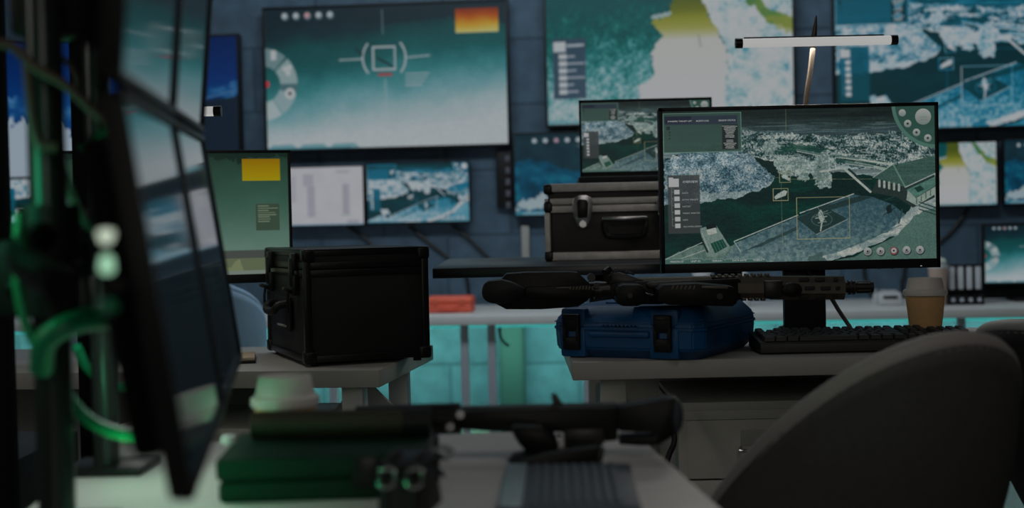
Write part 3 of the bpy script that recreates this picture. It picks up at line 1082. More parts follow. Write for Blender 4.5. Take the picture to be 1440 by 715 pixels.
wall_cable('black cable slanting down the wall from the white document monitor', ((488, 319), (506, 330), (524, 345), (545, 364)))
wall_cable('black cable slanting down the wall below the middle of the small harbour monitor', ((575, 319), (598, 337), (622, 356), (640, 372)))
wall_cable('black cable slanting down the wall below the right end of the small harbour monitor', ((636, 318), (655, 332), (674, 350), (690, 366)))
wall_cable('black cable hanging vertically on the wall above the orange case', ((655, 388), (658, 400), (659, 414), (657, 440)))
wall_cable('black cable hanging on the wall just right of the large desk monitor stand', ((1216, 300), (1215, 380), (1221, 402), (1229, 428), (1230, 450)))
wall_cable('black cable hanging on the wall above the white box device', ((1272, 300), (1272, 380), (1268, 398), (1272, 420), (1280, 440)))
wall_cable('black cable slanting down the wall left of the lower right monitor', ((1362, 292), (1350, 310), (1335, 328), (1318, 342)))

p0, p1 = onwall(707, 212, .02), onwall(712, 292, .02)
r = thing('cable_trunking', 'dark vertical cable trunking on the wall right of the harbour map monitor', 'trunking', (p0 + p1) / 2, -PSI)
hh = abs(p0.z - p1.z)
MB().box((0, 0, 0), (.075, .038, hh), bev=.004).build('channel', MT['black_plastic'], r)
for k in range(5):
    MB().box((.018, -.0205, hh / 2 - .04 - k * .055), (.022, .004, .03), bev=.001).build('socket', MT['plain_wall'], r)
p0, p1 = onwall(733, 318, .015), onwall(745, 368, .015)
o = MB().box((0, 0, 0), (abs((p1 - p0).dot(WE)), .028, abs(p0.z - p1.z)), bev=.003).build('wall_conduit', MT['grey_lam'])
o.location = (p0 + p1) / 2
o.rotation_euler = (0, 0, -PSI)
tag(o, 'short pale vertical conduit on the wall left of the silver case', 'conduit')

# ------------------------------------------------------------------ long back desk under the wall screens
BDZ = 0.65
BO = 0.86
bd = thing('long_wall_desk', 'long white desk under the wall screens, teal light below it', 'desk', wallpt(0, BO / 2 + .02, 0), -PSI)
MB().box((0, 0, BDZ - .019), (7.6, BO - .06, .038), bev=.003).build('tabletop', MT['white_lam'], bd)


def bd_local(px, off, py=500):
    p = onwall(px, py, off)
    return (p - WP).dot(WE)


MT['leg_blue'] = mat('grey_blue_leg_paint', (0.42, 0.43, 0.48), 0.5)
for px in (655, 693, 826, 843, 1115, 470, 1350):
    x = bd_local(px, BO - .1)
    MB().box((x, -BO / 2 + .1, (BDZ - .038) / 2), (.032, .045, BDZ - .038), bev=.003).build('leg', MT['leg_blue'], bd)
for px in (655, 843, 1115, 470, 1350):
    x = bd_local(px, .12)
    MB().box((x, BO / 2 - .1, (BDZ - .038) / 2), (.032, .045, BDZ - .038), bev=.003).build('leg', MT['leg_blue'], bd)
MB().box((0, -BO / 2 + .12, BDZ - .0385 - .008), (6.4, .02, .014), bev=.002).build('led_strip', mat('teal_led_strip', (.2, .6, .6), .5, emit=(0.02, 0.30, 0.28), estr=1.0), bd)
# cabinet standing under the back desk
x = bd_local(716, .2)
p = wallpt(x, .047, 0)
r = thing('cable_cupboard', 'narrow dark wall cupboard under the long white desk, behind its thin legs', 'cupboard', p, -PSI)
MB().box((0, 0, .3), (.115, .08, .56), bev=.004).build('body', mat('slate_cabinet_paint', (.02, .045, .045), .8), r)
MB().box((0, -.043, .31), (.095, .008, .5), bev=.002).build('door', mat('slate_door_paint', (.022, .05, .05), .8), r)
MB().box((0, 0, .01), (.1, .06, .02)).build('plinth', MT['dark_gap'], r)
P = [wallpt(bd_local(704, .7), .7, .60), wallpt(bd_local(704, .7), .7, .555), wallpt(bd_local(709, .7), .7, .525), wallpt(bd_local(716, .7), .7, .51)]
tag(MB().tube(P, .006, 8).build('hanging_cable', MT['cable_black']), 'short curled black cable hanging beneath the long white desk', 'cable')


def on_bdesk(px, off):
    s = bd_local(px, off, 430)
    return wallpt(s, off, BDZ)


# orange case on the back desk
r = thing('tool_case', 'small orange red plastic case on the long white desk', 'case', on_bdesk(634, .55), -PSI)
MB().box((0, 0, .036), (.205, .13, .072), bev=.014, seg=3).build('shell', MT['orange'], r)
MB().box((0, 0, .045), (.209, .134, .004), bev=.001).build('seam', mat('dark_orange_seam', (.5, .05, .03), .5), r)
for s in (-1, 1):
    MB().box((s * .06, -.068, .047), (.02, .008, .026), bev=.002).build('latch', mat('orange_latch', (.75, .13, .07), .4), r)
MB().tube([(-.035, -.066, .03), (-.03, -.08, .03), (.03, -.08, .03), (.035, -.066, .03)], .005, 8, 4).build('handle', MT['orange'], r)
# white box device
r = thing('label_printer', 'small white boxy device on the long white desk, left of the paper cups', 'printer', on_bdesk(1250, .5), -PSI)
MB().box((0, 0, .028), (.095, .09, .052), bev=.006).build('body', MT['white_plastic'], r)
MB().box((0, -.047, .035), (.06, .004, .012)).build('slot', MT['dark_gap'], r)
MB().box((0, 0, .058), (.07, .07, .01), bev=.003).build('cover', mat('pale_grey_cover', (.5, .51, .53), .5), r)
r = thing('spray_bottle', 'tiny white bottle on the long white desk behind the rifle muzzle', 'bottle', on_bdesk(1232, .42), -PSI)
MB().lathe([(.012, 0), (.014, .004), (.014, .036), (.006, .044), (.006, .05)]).build('body', MT['white_plastic'], r)
MB().lathe([(.008, .05), (.008, .062), (.005, .064)]).build('cap', MT['grey_lam'], r)
r = thing('desk_bottle', 'pale bottle on the long white desk seen below the large monitor, left of its stand', 'bottle', on_bdesk(1045, .45), -PSI)
MB().lathe([(.03, 0), (.032, .006), (.032, .13), (.014, .16), (.014, .175)]).build('body', MT['white_plastic'], r)
MB().lathe([(.016, .175), (.016, .2), (.012, .203)]).build('cap', MT['white_plastic'], r)
r = thing('desk_bottle', 'low pale jar on the long white desk, seen below the large monitor', 'jar', on_bdesk(988, .45), -PSI)
MB().lathe([(.04, 0), (.042, .006), (.042, .17), (.03, .185)]).build('body', MT['white_plastic'], r)
MB().lathe([(.034, .185), (.034, .203), (.03, .206)]).build('lid', MT['grey_lam'], r)
# cup with domed whipped top
r = thing('paper_cup', 'blush paper cup heaped with pale green foam, on the long white desk', 'cup', on_bdesk(1320, .6), -PSI)
MB().lathe([(.028, 0), (.029, .002), (.041, .155), (.0425, .158), (.041, .16)]).build('body', MT['blush_cup'], r)
MB().lathe([(.0415, .157), (.044, .160), (.044, .170), (.040, .171)]).build('lid', MT['white_plastic'], r)
fm = MB()
for k in range(9):
    a = k * 2.4
    rr = .019 if k else 0
    b = bmesh.new()
    bmesh.ops.create_icosphere(b, subdivisions=2, radius=.017)
    fm.bm(b, Matrix.Translation((rr * math.cos(a), rr * math.sin(a), .18 + (.012 if k == 0 else .002 * (k % 3)))))
fm.build('foam', MT['cream'], r)
# battery charger with four bright bars
r = thing('battery_charger', 'black four bay battery charger with white upright cells, behind the paper cups', 'charger', on_bdesk(1358, .58), -PSI)
MB().box((0, .02, .02), (.15, .07, .04), bev=.004).build('base', MT['black_plastic'], r)
MB().box((0, .04, .09), (.15, .02, .15), bev=.003).build('back_panel', MT['black_plastic'], r)
for k in range(4):
    c = MB().box((-.054 + .036 * k, .012, .115), (.022, .03, .1), bev=.004).build('battery_cell', mat('pale_battery_wrap', (.7, .72, .76), .5), r)
    MB().box((-.054 + .036 * k, .012, .167), (.03, .034, .008), bev=.001).build('cell_cap', MT['black_plastic'], c)
    MB().cyl((-.054 + .036 * k, -.0155, .022), (-.054 + .036 * k, -.017, .022), .009, n=16).build('indicator', mat('pale_indicator', (.55, .57, .65), .4), r)
# monitor standing on the back desk at lower right
TL, TR, BL, BR = [onwall(x, y, .4) for x, y in ((1380, 317), (1545, 310), (1384, 402), (1549, 397))]
c = (TL + TR + BL + BR) / 4
w = (TR - TL).dot(WE)
h = (TL.z + TR.z - BL.z - BR.z) / 2
r = thing('desk_monitor', 'monitor with dots and pale teal haze standing on the long desk at right edge', 'monitor', (c.x, c.y, BDZ), -PSI)
zc = c.z - BDZ
MB().box((0, .022, zc), (w, .03, h), bev=.005).build('casing', MT['black_plastic'], r)
picture('screen', 'sight', w - .018, h - .018, r, res=(190, 106), y=-.0005, zc=zc)
o = bezel_mb(w, h, .009, .008, -.005).build('bezel', MT['black_plastic'], r)
o.location = (0, 0, zc)
MB().box((0, .05, zc / 2), (.06, .02, zc), bev=.003).build('stand_neck', MT['black_plastic'], r)
MB().box((0, .05, .008), (.24, .18, .016), bev=.004).build('stand_base', MT['black_plastic'], r)
MB().box((-.02, .03, .05), (w * .98, .03, .075), bev=.006).build('sound_bar', MT['black_matte'], r)

# ------------------------------------------------------------------ black standing table with silver case and laptop
SHZ = 0.94
a = onz(608, 378, SHZ)
sh = thing('standing_table', 'black standing height table carrying the silver case', 'table', (.31, a.y + .42, 0))
MB().box((.31 - .31, 0, SHZ - .012), (2 * (.31 - a.x), .84, .024), bev=.002).build('tabletop', MT['black_top'], sh)
for s in (-.07, .27):
    MB().box((s, .05, (SHZ - .024) / 2 + .015), (.07, .05, SHZ - .054), bev=.003).build('column_leg', MT['black_metal'], sh)
    MB().box((s, 0.0, .015), (.07, .66, .03), bev=.004).build('foot', MT['black_metal'], sh)

# silver flight case
p = at(772, 366, 3.72)
CZ = SHZ
cw, cdp, chh = .42, .28, .203
ry = R(-3)
sc = thing('flight_case', 'black case with silver aluminium edges under the open laptop', 'case', (p.x + cw / 2 - .002, 3.72 + cdp / 2, CZ), ry)
LIDZ = .148
MB().box((0, 0, .078), (cw - .02, cdp - .02, .136), bev=.003).build('lower_shell', MT['case_panel'], sc)
MB().box((0, 0, LIDZ + .026), (cw - .02, cdp - .02, .044), bev=.003).build('lid', MT['case_panel'], sc)
ed = MB()
for z, hgt in ((.012, .022), (LIDZ - .012, .019), (LIDZ + .008, .017), (chh - .011, .022)):
    for s in (-1, 1):
        ed.box((0, s * (cdp / 2 - .006), z), (cw - .03, .012, hgt), bev=.003)
        ed.box((s * (cw / 2 - .006), 0, z), (.012, cdp - .03, hgt), bev=.003)
ed.build('rail_trim', MT['alu'], sc)
pr = MB()
for sx in (-1, 1):
    for sy in (-1, 1):
        pr.box((sx * (cw / 2 - .0075), sy * (cdp / 2 - .0075), LIDZ / 2 - .005), (.015, .015, LIDZ - .03), bev=.004)
pr.build('corner_post', MT['alu'], sc)
for sx in (-1, 1):
    for sy in (-1, 1):
        for z in (.014, LIDZ - .006, chh - .014):
            MB().box((sx * (cw / 2 - .011), sy * (cdp / 2 - .011), z), (.025, .025, .028 if z != LIDZ - .006 else .03), bev=.007, seg=3).build('corner_guard', MT['black_metal'], sc)
for lx in (-.11, .11):
    lt = MB().prism([(-.027, .016), (-.022, .030), (-.01, .036), (.01, .036), (.022, .030), (.027, .016), (.023, -.022), (.013, -.046), (0, -.052), (-.013, -.046), (-.023, -.022)], -.008, 0, 'y', .001)
    o = lt.build('latch', MT['chrome'], sc)
    o.location = (lx, -cdp / 2 - .0005, LIDZ - .012)
    MB().prism([(-.015, .016), (-.010, .024), (.010, .024), (.015, .016), (.012, -.024), (-.012, -.024)], -.013, -.008, 'y', .001).build('latch_lever', MT['black_metal'], o)
    MB().cyl((0, -.008, -.040), (0, -.012, -.040), .009, n=18).build('lock_button', MT['chrome'], o)
    MB().cyl((0, -.013, -.002), (0, -.0145, -.002), .004, n=12).build('keyhole', MT['dark_gap'], o)
hd = MB()
hd.tube([(-.052, -cdp / 2 - .006, .104), (-.054, -cdp / 2 - .02, .094), (-.05, -cdp / 2 - .022, .072), (-.035, -cdp / 2 - .022, .062), (.035, -cdp / 2 - .022, .062), (.05, -cdp / 2 - .022, .072), (.054, -cdp / 2 - .02, .094), (.052, -cdp / 2 - .006, .104)], .0075, 10, 5)
ho = hd.build('handle', MT['black_plastic'], sc)
MB().box((0, -cdp / 2 - .012, .109), (.118, .016, .011), bev=.003).build('handle_bracket', MT['chrome'], ho)

# laptop on the case
lp = thing('laptop', 'open black laptop showing the harbour view, on top of the silver case', 'laptop', (at(908.5, 240, 3.97).x, 3.86, CZ + chh), R(-1.5))
lw, lh = .372, .228
MB().box((-.004, 0, .009), (lw + .012, .245, .016), bev=.004).build('base', MT['black_plastic'], lp)
tp = MB()
for rr in range(5):
    for k in range(15):
        tp.box((-.155 + .0215 * k + .002 * rr, -.01 + .021 * rr + .015, .0185), (.018, .017, .003), bev=.001)
o = tp.build('keyboard_deck', mat('laptop_keys', (.05, .05, .06), .4), lp)
MB().box((0, -.07, .0172), (.1, .06, .0008)).build('touchpad', mat('touchpad', (.03, .03, .032), .35), lp)
scr = bpy.data.objects.new('lid', None)
dl = MB().box((0, .006, lh / 2), (lw, .008, lh), bev=.003).build('lid', MT['black_plastic'], lp)
dl.location = (0, .118, .012)
dl.rotation_euler = (R(-4), 0, 0)
picture('screen', 'harbour', lw - .012, lh - .032, dl, res=(360, 200), y=-.0003, zc=lh / 2 + .009)
bz = bezel_mb(lw, lh, .006, .005, -.002, bot=.022).build('bezel', MT['black_plastic'], dl)
bz.location = (0, 0, lh / 2)
MB().cyl((-.12, .122, .016), (.12, .122, .016), .007, n=12).build('hinge', MT['black_metal'], lp)
bpy.data.objects.remove(scr)

# ------------------------------------------------------------------ right desk
DZ = 0.77
a = onz(805, 510, DZ)
DX0, DY0 = a.x, a.y
dk = thing('desk', 'off white desk carrying the large monitor, keyboard and blue case', 'desk', (DX0, DY0, 0))
DWID = 1.65
DDEP = .62
MB().box((DWID / 2, DDEP / 2, DZ - .018), (DWID, DDEP, .036), bev=.002).build('tabletop', MT['grey_lam'], dk)
for x in (.085, DWID - .085):
    for y in (.1, DDEP - .06):
        MB().box((x, y, (DZ - .036) / 2), (.05, .05, DZ - .036), bev=.002).build('leg', MT['steel_paint'], dk)
MB().box((DWID / 2, DDEP - .05, DZ - .036 - .15), (DWID - .24, .018, .3), bev=.001).build('modesty_panel', MT['grey_lam'], dk)
MB().cyl((.085, .12, .2), (.085, DDEP - .08, .66), .012, n=12).build('brace', mat('blue_grey_steel', (.3, .4, .45), .4), dk)
for k in range(3):
    MB().cyl((.03 + .016 * k, .16, DZ - .037), (.03 + .016 * k, .16, DZ - .05), .005, n=10).build('screw', MT['black_metal'], dk)


def drawer_unit(label, loc, rz, w=.42, d=.5, h=.665):
    r = thing('drawer_unit', label, 'drawer unit', loc, rz)
    b = MB()
    t = .018
    b.box((w / 2, d / 2, h - t / 2), (w, d, t), bev=.002)
    b.box((t / 2, d / 2 + .004, h / 2), (t, d - .008, h - t), bev=.001)
    b.box((w - t / 2, d / 2 + .004, h / 2), (t, d - .008, h - t), bev=.001)
    b.box((w / 2, d - t / 2, h / 2), (w, t, h), bev=.001)
    b.box((w / 2, d / 2, .04), (w - .02, d - .02, .06), bev=.001)
    b.box((w / 2, .012, h - .026), (w, .02, .022), bev=.001)
    b.build('body', MT['steel_paint'], r)
    z = h - .036
    dh = .126
    for k in range(4):
        f = MB().box((w / 2, .014, z - dh / 2), (w - .034, .02, dh - .004), bev=.002).build('drawer_front', MT['steel_paint'], r)
        hz = z - dh * .48
        MB().tube([(w / 2 - .083, .005, hz), (w / 2 - .080, -.018, hz - .003), (w / 2, -.02, hz - .004), (w / 2 + .080, -.018, hz - .003), (w / 2 + .083, .005, hz)], .004, 8, 4).build('handle', MT['chrome'], f)
        MB().box((w / 2, .0035, hz + .02), (.165, .003, .034), bev=.001).build('label_holder', mat('label_holder_steel', (.4, .4, .37), .4), f)
        z -= dh
    MB().box((w / 2, .06 + d / 2 - .05, z / 2), (w - .03, d - .1, z)).build('plinth', MT['dark_gap'], r)
    return r


cx = (950 - 720) * 2.93 / FPX
drawer_unit('pale grey steel drawer unit beneath the right desk, behind the charcoal chair', (cx, 2.93, 0), 0)

# main monitor
MY = 3.1
TL, TR, BL, BR = [at(x, y, MY) for x, y in ((926, 152.5), (1319, 143), (930.5, 385), (1322, 376))]
mc = (TL + TR + BL + BR) / 4
mw = (TR.x - TL.x + BR.x - BL.x) / 2
mh = (TL.z + TR.z - BL.z - BR.z) / 2
mo = thing('desk_monitor', 'large black monitor showing the grey green aerial harbour view, on the right desk', 'monitor', (mc.x, MY, DZ), 0)
zc = mc.z - DZ
MB().box((0, .024, zc), (mw, .03, mh), bev=.005).build('casing', MT['black_plastic'], mo)
TW = (166, 168, 168)
texts = [('DYNAMIC TARGET LIST', .019, .071, .0108, TW), ('ALERTS LOG', .123, .071, .0108, TW), ('SENSOR STATUS', .206, .071, .0108, TW),
         ('OVERVIEW', .070, .470, .0145, TW)]
for k, t in enumerate(('ASSETS', 'ACTIVE TARGETS', 'HISTORY', 'THREAT ANALYSIS', 'MAPS', 'GEO-INTELLIGENCE')):
    texts.append((t, .066 + .0006 * k, .541 +   .0441 * k, .0098, (140, 144, 144)))
for k, t in enumerate(('MISSION ID', 'UNIT ID', 'TERRAIN', 'DATA RATE', 'VISIBILITY')):
    texts.append((t, .018 + .0765 * k, .991, .0125, TW))
texts += [('SYSTEM', .945, .078, .010, (84, 94, 92)), ('STATUS', .945, .096, .010, (84, 94, 92))]
MBW, MBB = .008, .020
picture('screen', 'harbour', mw - 2 * MBW, mh - MBW - MBB, mo, y=-.0003, zc=zc + (MBB - MBW) / 2, texts=texts)
bz = bezel_mb(mw, mh, MBW, .010, -.004, bot=MBB).build('bezel', MT['black_plastic'], mo)
bz.location = (0, 0, zc)
for k in range(5):
    MB().box((mw / 2 - .165 + .03 * k, -.0035, zc - mh / 2 + .0015), (.006, .004, .004)).build('button', MT['black_metal'], bz).location = (0, 0, -zc)
MB().box((mw / 2 - .043, -.0045, zc - mh / 2 + .004), (.003, .0015, .002)).build('status_light', MT['status_led'], bz).location = (0, 0, -zc)
sx = (1130.5 - 720) * (MY + .06) / FPX - mc.x
nk = MB()
nk.box((sx, .065, .10), (.093, .022, .185), bev=.004)
nk.box((sx - .03, .058, .225), (.03, .03, .085), bev=.003)
nk.box((sx + .03, .058, .225), (.03, .03, .085), bev=.003)
nk.box((sx, .052, .30), (.12, .03, .12), bev=.004)
nk.build('stand_neck', MT['black_plastic'], mo)
MB().box((sx, .05, .0065), (.24, .20, .013), bev=.004).build('stand_base', MT['black_plastic'], mo)
cb = MB().tube([(sx + .004, .042, .20), (sx + .0, .036, .165), (sx + .02, .034, .135), (sx + .05, .04, .10), (sx + .085, .1, .06), (sx + .125, .16, .015)], .005, 8).build('monitor_cable', MT['cable_black'], mo)


# light bar on gooseneck stem
def light_bar(label, x0, x1, y, z, base_xyz, stem, group=None):
    bx, by, bz_ = base_xyz
    r = thing('light_bar', label, 'lamp', base_xyz)

    def loc(p):
        return (p[0] - bx, p[1] - by, p[2] - bz_)
    MB().lathe([(.0, 0), (.045, 0), (.05, .004), (.05, .016), (.02, .022), (.012, .03)], n=32).build('base', MT['black_metal'], r)
    MB().tube([(0, 0, .022)] + [loc(q) for q in stem], lambda t: .0062 if t < .9 else .0062 - .045 * (t - .9), 10, 6).build('gooseneck', mat('bronze_black_metal', (.12, .10, .08), .4, metal=.6), r)
    MB().cyl(loc((x0 + .012, y - .012, z)), loc((x1 - .012, y - .012, z)), .0105, n=24).build('diffuser', MT['tube_on'], r)
    for a, b in ((x0, x0 + .016), (x1 - .016, x1)):
        MB().cyl(loc((a, y - .012, z)), loc((b, y - .012, z)), .0118, n=24).build('end_cap', MT['black_metal'], r)
    MB().box(loc(((x0 + x1) / 2 - .005, y - .006, z + .011)), (x1 - x0 - .05, .014, .006), bev=.002).build('housing', MT['black_metal'], r)
    return r


LY = 3.33
A, B = at(1033, 60.5, LY), at(1260, 58.5, LY)
A_BAR, B_BAR = A, B
s = [at(1127, 330, LY), at(1128, 220, LY), at(1133, 147, LY), at(1140, 95, LY), at(1143.5, 62, LY), at(1148, 22, LY)]
light_bar('glowing white light bar on a bent stem above the large monitor', A.x, B.x, LY, (A.z + B.z) / 2, (at(1124, 400, LY).x, LY, DZ), s)

# keyboard on right desk
k0 = onz(1070, 500, DZ)
KW, KD = .445, .140
kb = thing('keyboard', 'black mechanical keyboard on the right desk below the large monitor', 'keyboard', (k0.x, k0.y, DZ), R(0.4))
MB().prism([(0, .004), (0, .021), (.006, .024), (KD, .036), (KD, .006), (.1, .003)], 0, KW, 'x', .001).build('case', MT['kb_case'], kb)
for x in (.04, KW - .04):
    MB().box((x, KD - .02, .0042), (.03, .012, .0085), bev=.001).build('foot', MT['black_plastic'], kb)
    MB().box((x, .02, .0022), (.03, .012, .0045), bev=.001).build('foot', MT['black_plastic'], kb)
key_mesh = {}
PIT = .0190
tilt = math.atan2(.012, KD - .006)


def key_at(u, row, wu, hu=1):
    k = (wu, hu)
    W_, H_ = wu * PIT - .0018, hu * PIT - .0018
    x = .0085 + (u + wu / 2) * PIT
    y = .012 + (row + hu / 2) * PIT + (.003 if row >= 5 else 0)
    z = .0245 + y * math.tan(tilt)
    if k not in key_mesh:
        mb = MB()
        b0, b1 = .0, .0022
        vs = [(-W_ / 2, -H_ / 2, 0), (W_ / 2, -H_ / 2, 0), (W_ / 2, H_ / 2, 0), (-W_ / 2, H_ / 2, 0),
              (-W_ / 2 + b1, -H_ / 2 + b1 * .9, .0085), (W_ / 2 - b1, -H_ / 2 + b1 * .9, .0085), (W_ / 2 - b1, H_ / 2 - b1 * 1.3, .0085), (-W_ / 2 + b1, H_ / 2 - b1 * 1.3, .0085)]
        bm = bmesh.new()
        V = [bm.verts.new(p) for p in vs]
        for f in ((3, 2, 1, 0), (4, 5, 6, 7), (0, 1, 5, 4), (1, 2, 6, 5), (2, 3, 7, 6), (3, 0, 4, 7)):
            bm.faces.new([V[i] for i in f])
        bmesh.ops.bevel(bm, geom=list(bm.edges), offset=.0009, segments=2, affect='EDGES')
        mb.bm(bm)
        o = mb.build('key', MT['key'], kb)
        key_mesh[k] = o
    else:
        o = key_mesh[k].copy()
        COL.objects.link(o)
        o.parent = kb
    o.location = (x, y, z)
    o.rotation_euler = (tilt, 0, 0)


rows = {
    0: [1.25, 1.25, 1.25, 6.25, 1.25, 1.25, 1.25, 1.25],
    1: [2.25] + [1] * 10 + [2.75],
    2: [1.75] + [1] * 11 + [2.25],
    3: [1.5] + [1] * 12 + [1.5],
    4: [1] * 13 + [2],
}
for rw, ws in rows.items():
    u = 0
    for wv in ws:
        key_at(u, rw, wv)
        u += wv
for u in [0, 2, 3, 4, 5, 6.5, 7.5, 8.5, 9.5, 11, 12, 13, 14]:
    key_at(u, 5, 1)
for u in (15.25, 16.25, 17.25):
    for rw in (3, 4, 5):
        key_at(u, rw, 1)
    key_at(u, 0, 1)
key_at(16.25, 1, 1)
for u in (18.5, 19.5, 20.5):
    for rw in (2, 3):
        key_at(u, rw, 1)
for u in (18.5, 19.5, 20.5, 21.5):
    key_at(u, 4, 1)
key_at(21.5, 2, 1, 2)
key_at(18.5, 0, 2)


# paper cup
def cup(label, loc, h=.115, rt=.0415, rb=.029, group=None):
    r = thing('paper_cup', label, 'cup', loc)
    MB().lathe([(rb - .003, .003), (rb, 0), (rb + .001, .001), (rt, h - .004), (rt + .001, h)], n=48).build('body', MT['kraft'], r)
    k = rt / .0415
    MB().lathe([(rt + .001, h - .008), (.0455 * k, h - .006), (.0465 * k, h - .001), (.0455 * k, h + .004), (.042 * k, h + .006), (.0395 * k, h + .008), (.0355 * k, h + .028), (.034 * k, h + .0305), (.031 * k, h + .029), (.029 * k, h + .0265), (.001, h + .0265)], n=48).build('lid', MT['lid'], r)
    return r


p = at(1302, 486, 3.02)
cup('brown paper coffee cup with white lid on the right desk behind the keyboard', (p.x, 3.02, DZ), h=.108)

# ------------------------------------------------------------------ blue tool case
BA = R(28)
corner = onz(986, 509, DZ)
BWd, BDp, BH = .325, .335, .104
front_dir = Vector((-math.cos(BA), math.sin(BA), 0))
side_dir = Vector((math.sin(BA), math.cos(BA), 0))
cc = corner + front_dir * (BWd / 2 - .004) + side_dir * (BDp / 2) + Vector((0, .002, 0))
bc = thing('tool_case', 'blue moulded plastic tool case with two black latches, lying on the right desk edge', 'case', (cc.x, cc.y, DZ), -BA)


def bevel_slab(w, d, z0, z1, ch, inset):
    # chamfered shell: vertical corners cut by ch, top pulled in by inset
    def ring(w, d, c, z):
        a, b = w / 2, d / 2
        return [(-a + c, -b, z), (a - c, -b, z), (a, -b + c, z), (a, b - c, z), (a - c, b, z), (-a + c, b, z), (-a, b - c, z), (-a, -b + c, z)]
    return ring


def shell(levels, w, d, ch, bv=.003):
    vs, fs = [], []
    for z, ins in levels:
        a, b = w / 2 - ins, d / 2 - ins
        c = ch
        vs += [(-a + c, -b, z), (a - c, -b, z), (a, -b + c, z), (a, b - c, z), (a - c, b, z), (-a + c, b, z), (-a, b - c, z), (-a, -b + c, z)]
    n = 8
    for i in range(len(levels) - 1):
        for k in range(n):
            fs.append((i * n + k, i * n + (k + 1) % n, (i + 1) * n + (k + 1) % n, (i + 1) * n + k))
    fs.append(tuple(range(n - 1, -1, -1)))
    fs.append(tuple(range((len(levels) - 1) * n, len(levels) * n)))
    b = bmesh.new()
    V = [b.verts.new(p) for p in vs]
    for f in fs:
        b.faces.new([V[i] for i in f])
    bmesh.ops.bevel(b, geom=list(b.edges), offset=bv, segments=2, affect='EDGES')
    return b


BS = .060
mb = MB().bm(shell([(0, .020), (.020, .002), (BS - .001, 0)], BWd, BDp, .02))
mb.box((-.113, -BDp / 2 + .012, .033), (.056, .03, .062), bev=.006)
mb.box((.083, -BDp / 2 + .012, .033), (.062, .03, .062), bev=.006)
mb.build('lower_shell', MT['blue_plastic'], bc)
mb = MB().bm(shell([(BS + .001, 0), (BH - .026, .002), (BH - .004, .020), (BH, .026)], BWd, BDp, .02))
for x, wv in ((-.113, .056), (.083, .062)):
    mb.box((x, -BDp / 2 + .016, BS + .021), (wv, .034, .04), bev=.008)
mb.box((-.02, .02, BH + .001), (.12, .2, .006), bev=.002)
mb.box((.08, .05, BH + .001), (.05, .2, .008), bev=.003)
mb.build('lid', MT['blue_plastic'], bc)
MB().bm(shell([(BS - .003, -.0015), (BS + .003, -.0015)], BWd, BDp, .021, .0008)).build('seam_rim', MT['blue_plastic'], bc)
MB().bm(shell([(BS + .011, -.0007), (BS + .013, -.0007)], BWd, BDp, .020, .0004)).build('rib', MT['blue_plastic'], bc)
for x in (-.113, .083):
    lt = MB()
    lt.box((x, -BDp / 2 - .006, BS + .012), (.036, .012, .034), bev=.003)
    lt.box((x, -BDp / 2 - .006, BS - .030), (.036, .012, .026), bev=.003)
    lt.box((x - .0145, -BDp / 2 - .006, BS - .011), (.007, .012, .03), bev=.001)
    lt.box((x + .0145, -BDp / 2 - .006, BS - .011), (.007, .012, .03), bev=.001)
    lo = lt.build('latch', MT['black_plastic'], bc)
    MB().box((x, -BDp / 2 - .0115, BS + .021), (.028, .002, .003), bev=.0005).build('latch_ridge', MT['black_metal'], lo)
hb = MB()
hb.box((-.012, -BDp / 2 + .001, .049), (.13, .014, .012), bev=.004)
hb.build('handle', MT['blue_plastic'], bc)
for k in range(9):
    MB().box((-.046 + .0085 * k, -BDp / 2 - .003, BS + .0065), (.005, .008, .003), bev=.0008).build('lid_tooth', MT['blue_plastic'], bc)

# ------------------------------------------------------------------ rifle on the blue case
RY = 2.80
PXM = RY / FPX  # metres per photo pixel at the rifle


def rloc(px, py, dy=0.0):
    p = at(px, py, RY)
    return p


ro = at(905, 428, RY)
rf = thing('rifle', 'dark bronze carbine lying across the blue case, stock overhanging at left', 'rifle', (ro.x, RY, DZ + BH + .007), 0)
RO = Vector((ro.x, RY, DZ + BH + .007))


def rl(px, py, y=0.0):
    p = at(px, py, RY)
    return (p.x - RO.x, y, p.z - RO.z)


def rlz(px, py, y=0.0):
    p = at(px, py, RY + y)
    return (p.x - RO.x, p.z - RO.z)


# stock
MB().prism([rlz(*q) for q in ((689, 410), (712, 385), (740, 383), (800, 382), (812, 383), (828, 398), (832, 412), (826, 422), (812, 431), (760, 434.5), (712, 434.5), (692, 424))], -.02, .035, 'y', .0015).build('stock', MT['gun_black'], rf)
MB().prism([rlz(*q, -.05) for q in ((677, 412), (679, 401), (686, 395), (706, 393), (722, 397), (740, 406), (738, 416), (722, 425), (706, 428), (688, 427), (680, 422))], -.05, -.012, 'y', .006).build('butt_pad', MT['black_plastic'], rf)
st = MB().prism([rlz(*q) for q in ((735, 406), (742, 403), (830, 401), (832, 418), (745, 419), (735, 415))], -.034, -.016, 'y', .0015)
st.build('stock_rail', MT['gun_black'], rf)
gp = MB()
for k in range(7):
    c = rl(801 + 4.4 * k, 404.5)
    gp.box((c[0], -.035, c[2]), (.0034, .006, .007), rot=(0, R(20), 0), bev=.0006)
c = rl(792, 403.8)
gp.box((c[0], -.034, c[2]), (.03, .004, .003), bev=.0006)
gp.build('grip_ridges', MT['gun_bronze'], rf)
MB().cyl(rl(826, 408, .006), rl(868, 407, .006), .0155, n=24).build('buffer_tube', MT['gun_dark'], rf)
nb = MB()
nb.cyl(rl(831, 390, .0), rl(831, 390, -.02), .008, n=14)
nb.cyl(rl(838, 401, -.018), rl(838, 401, -.03), .006, n=14)
nb.cyl(rl(836, 409, .006), rl(846, 409, .006), .0185, n=24)
nb.build('castle_nut', MT['gun_dark'], rf)
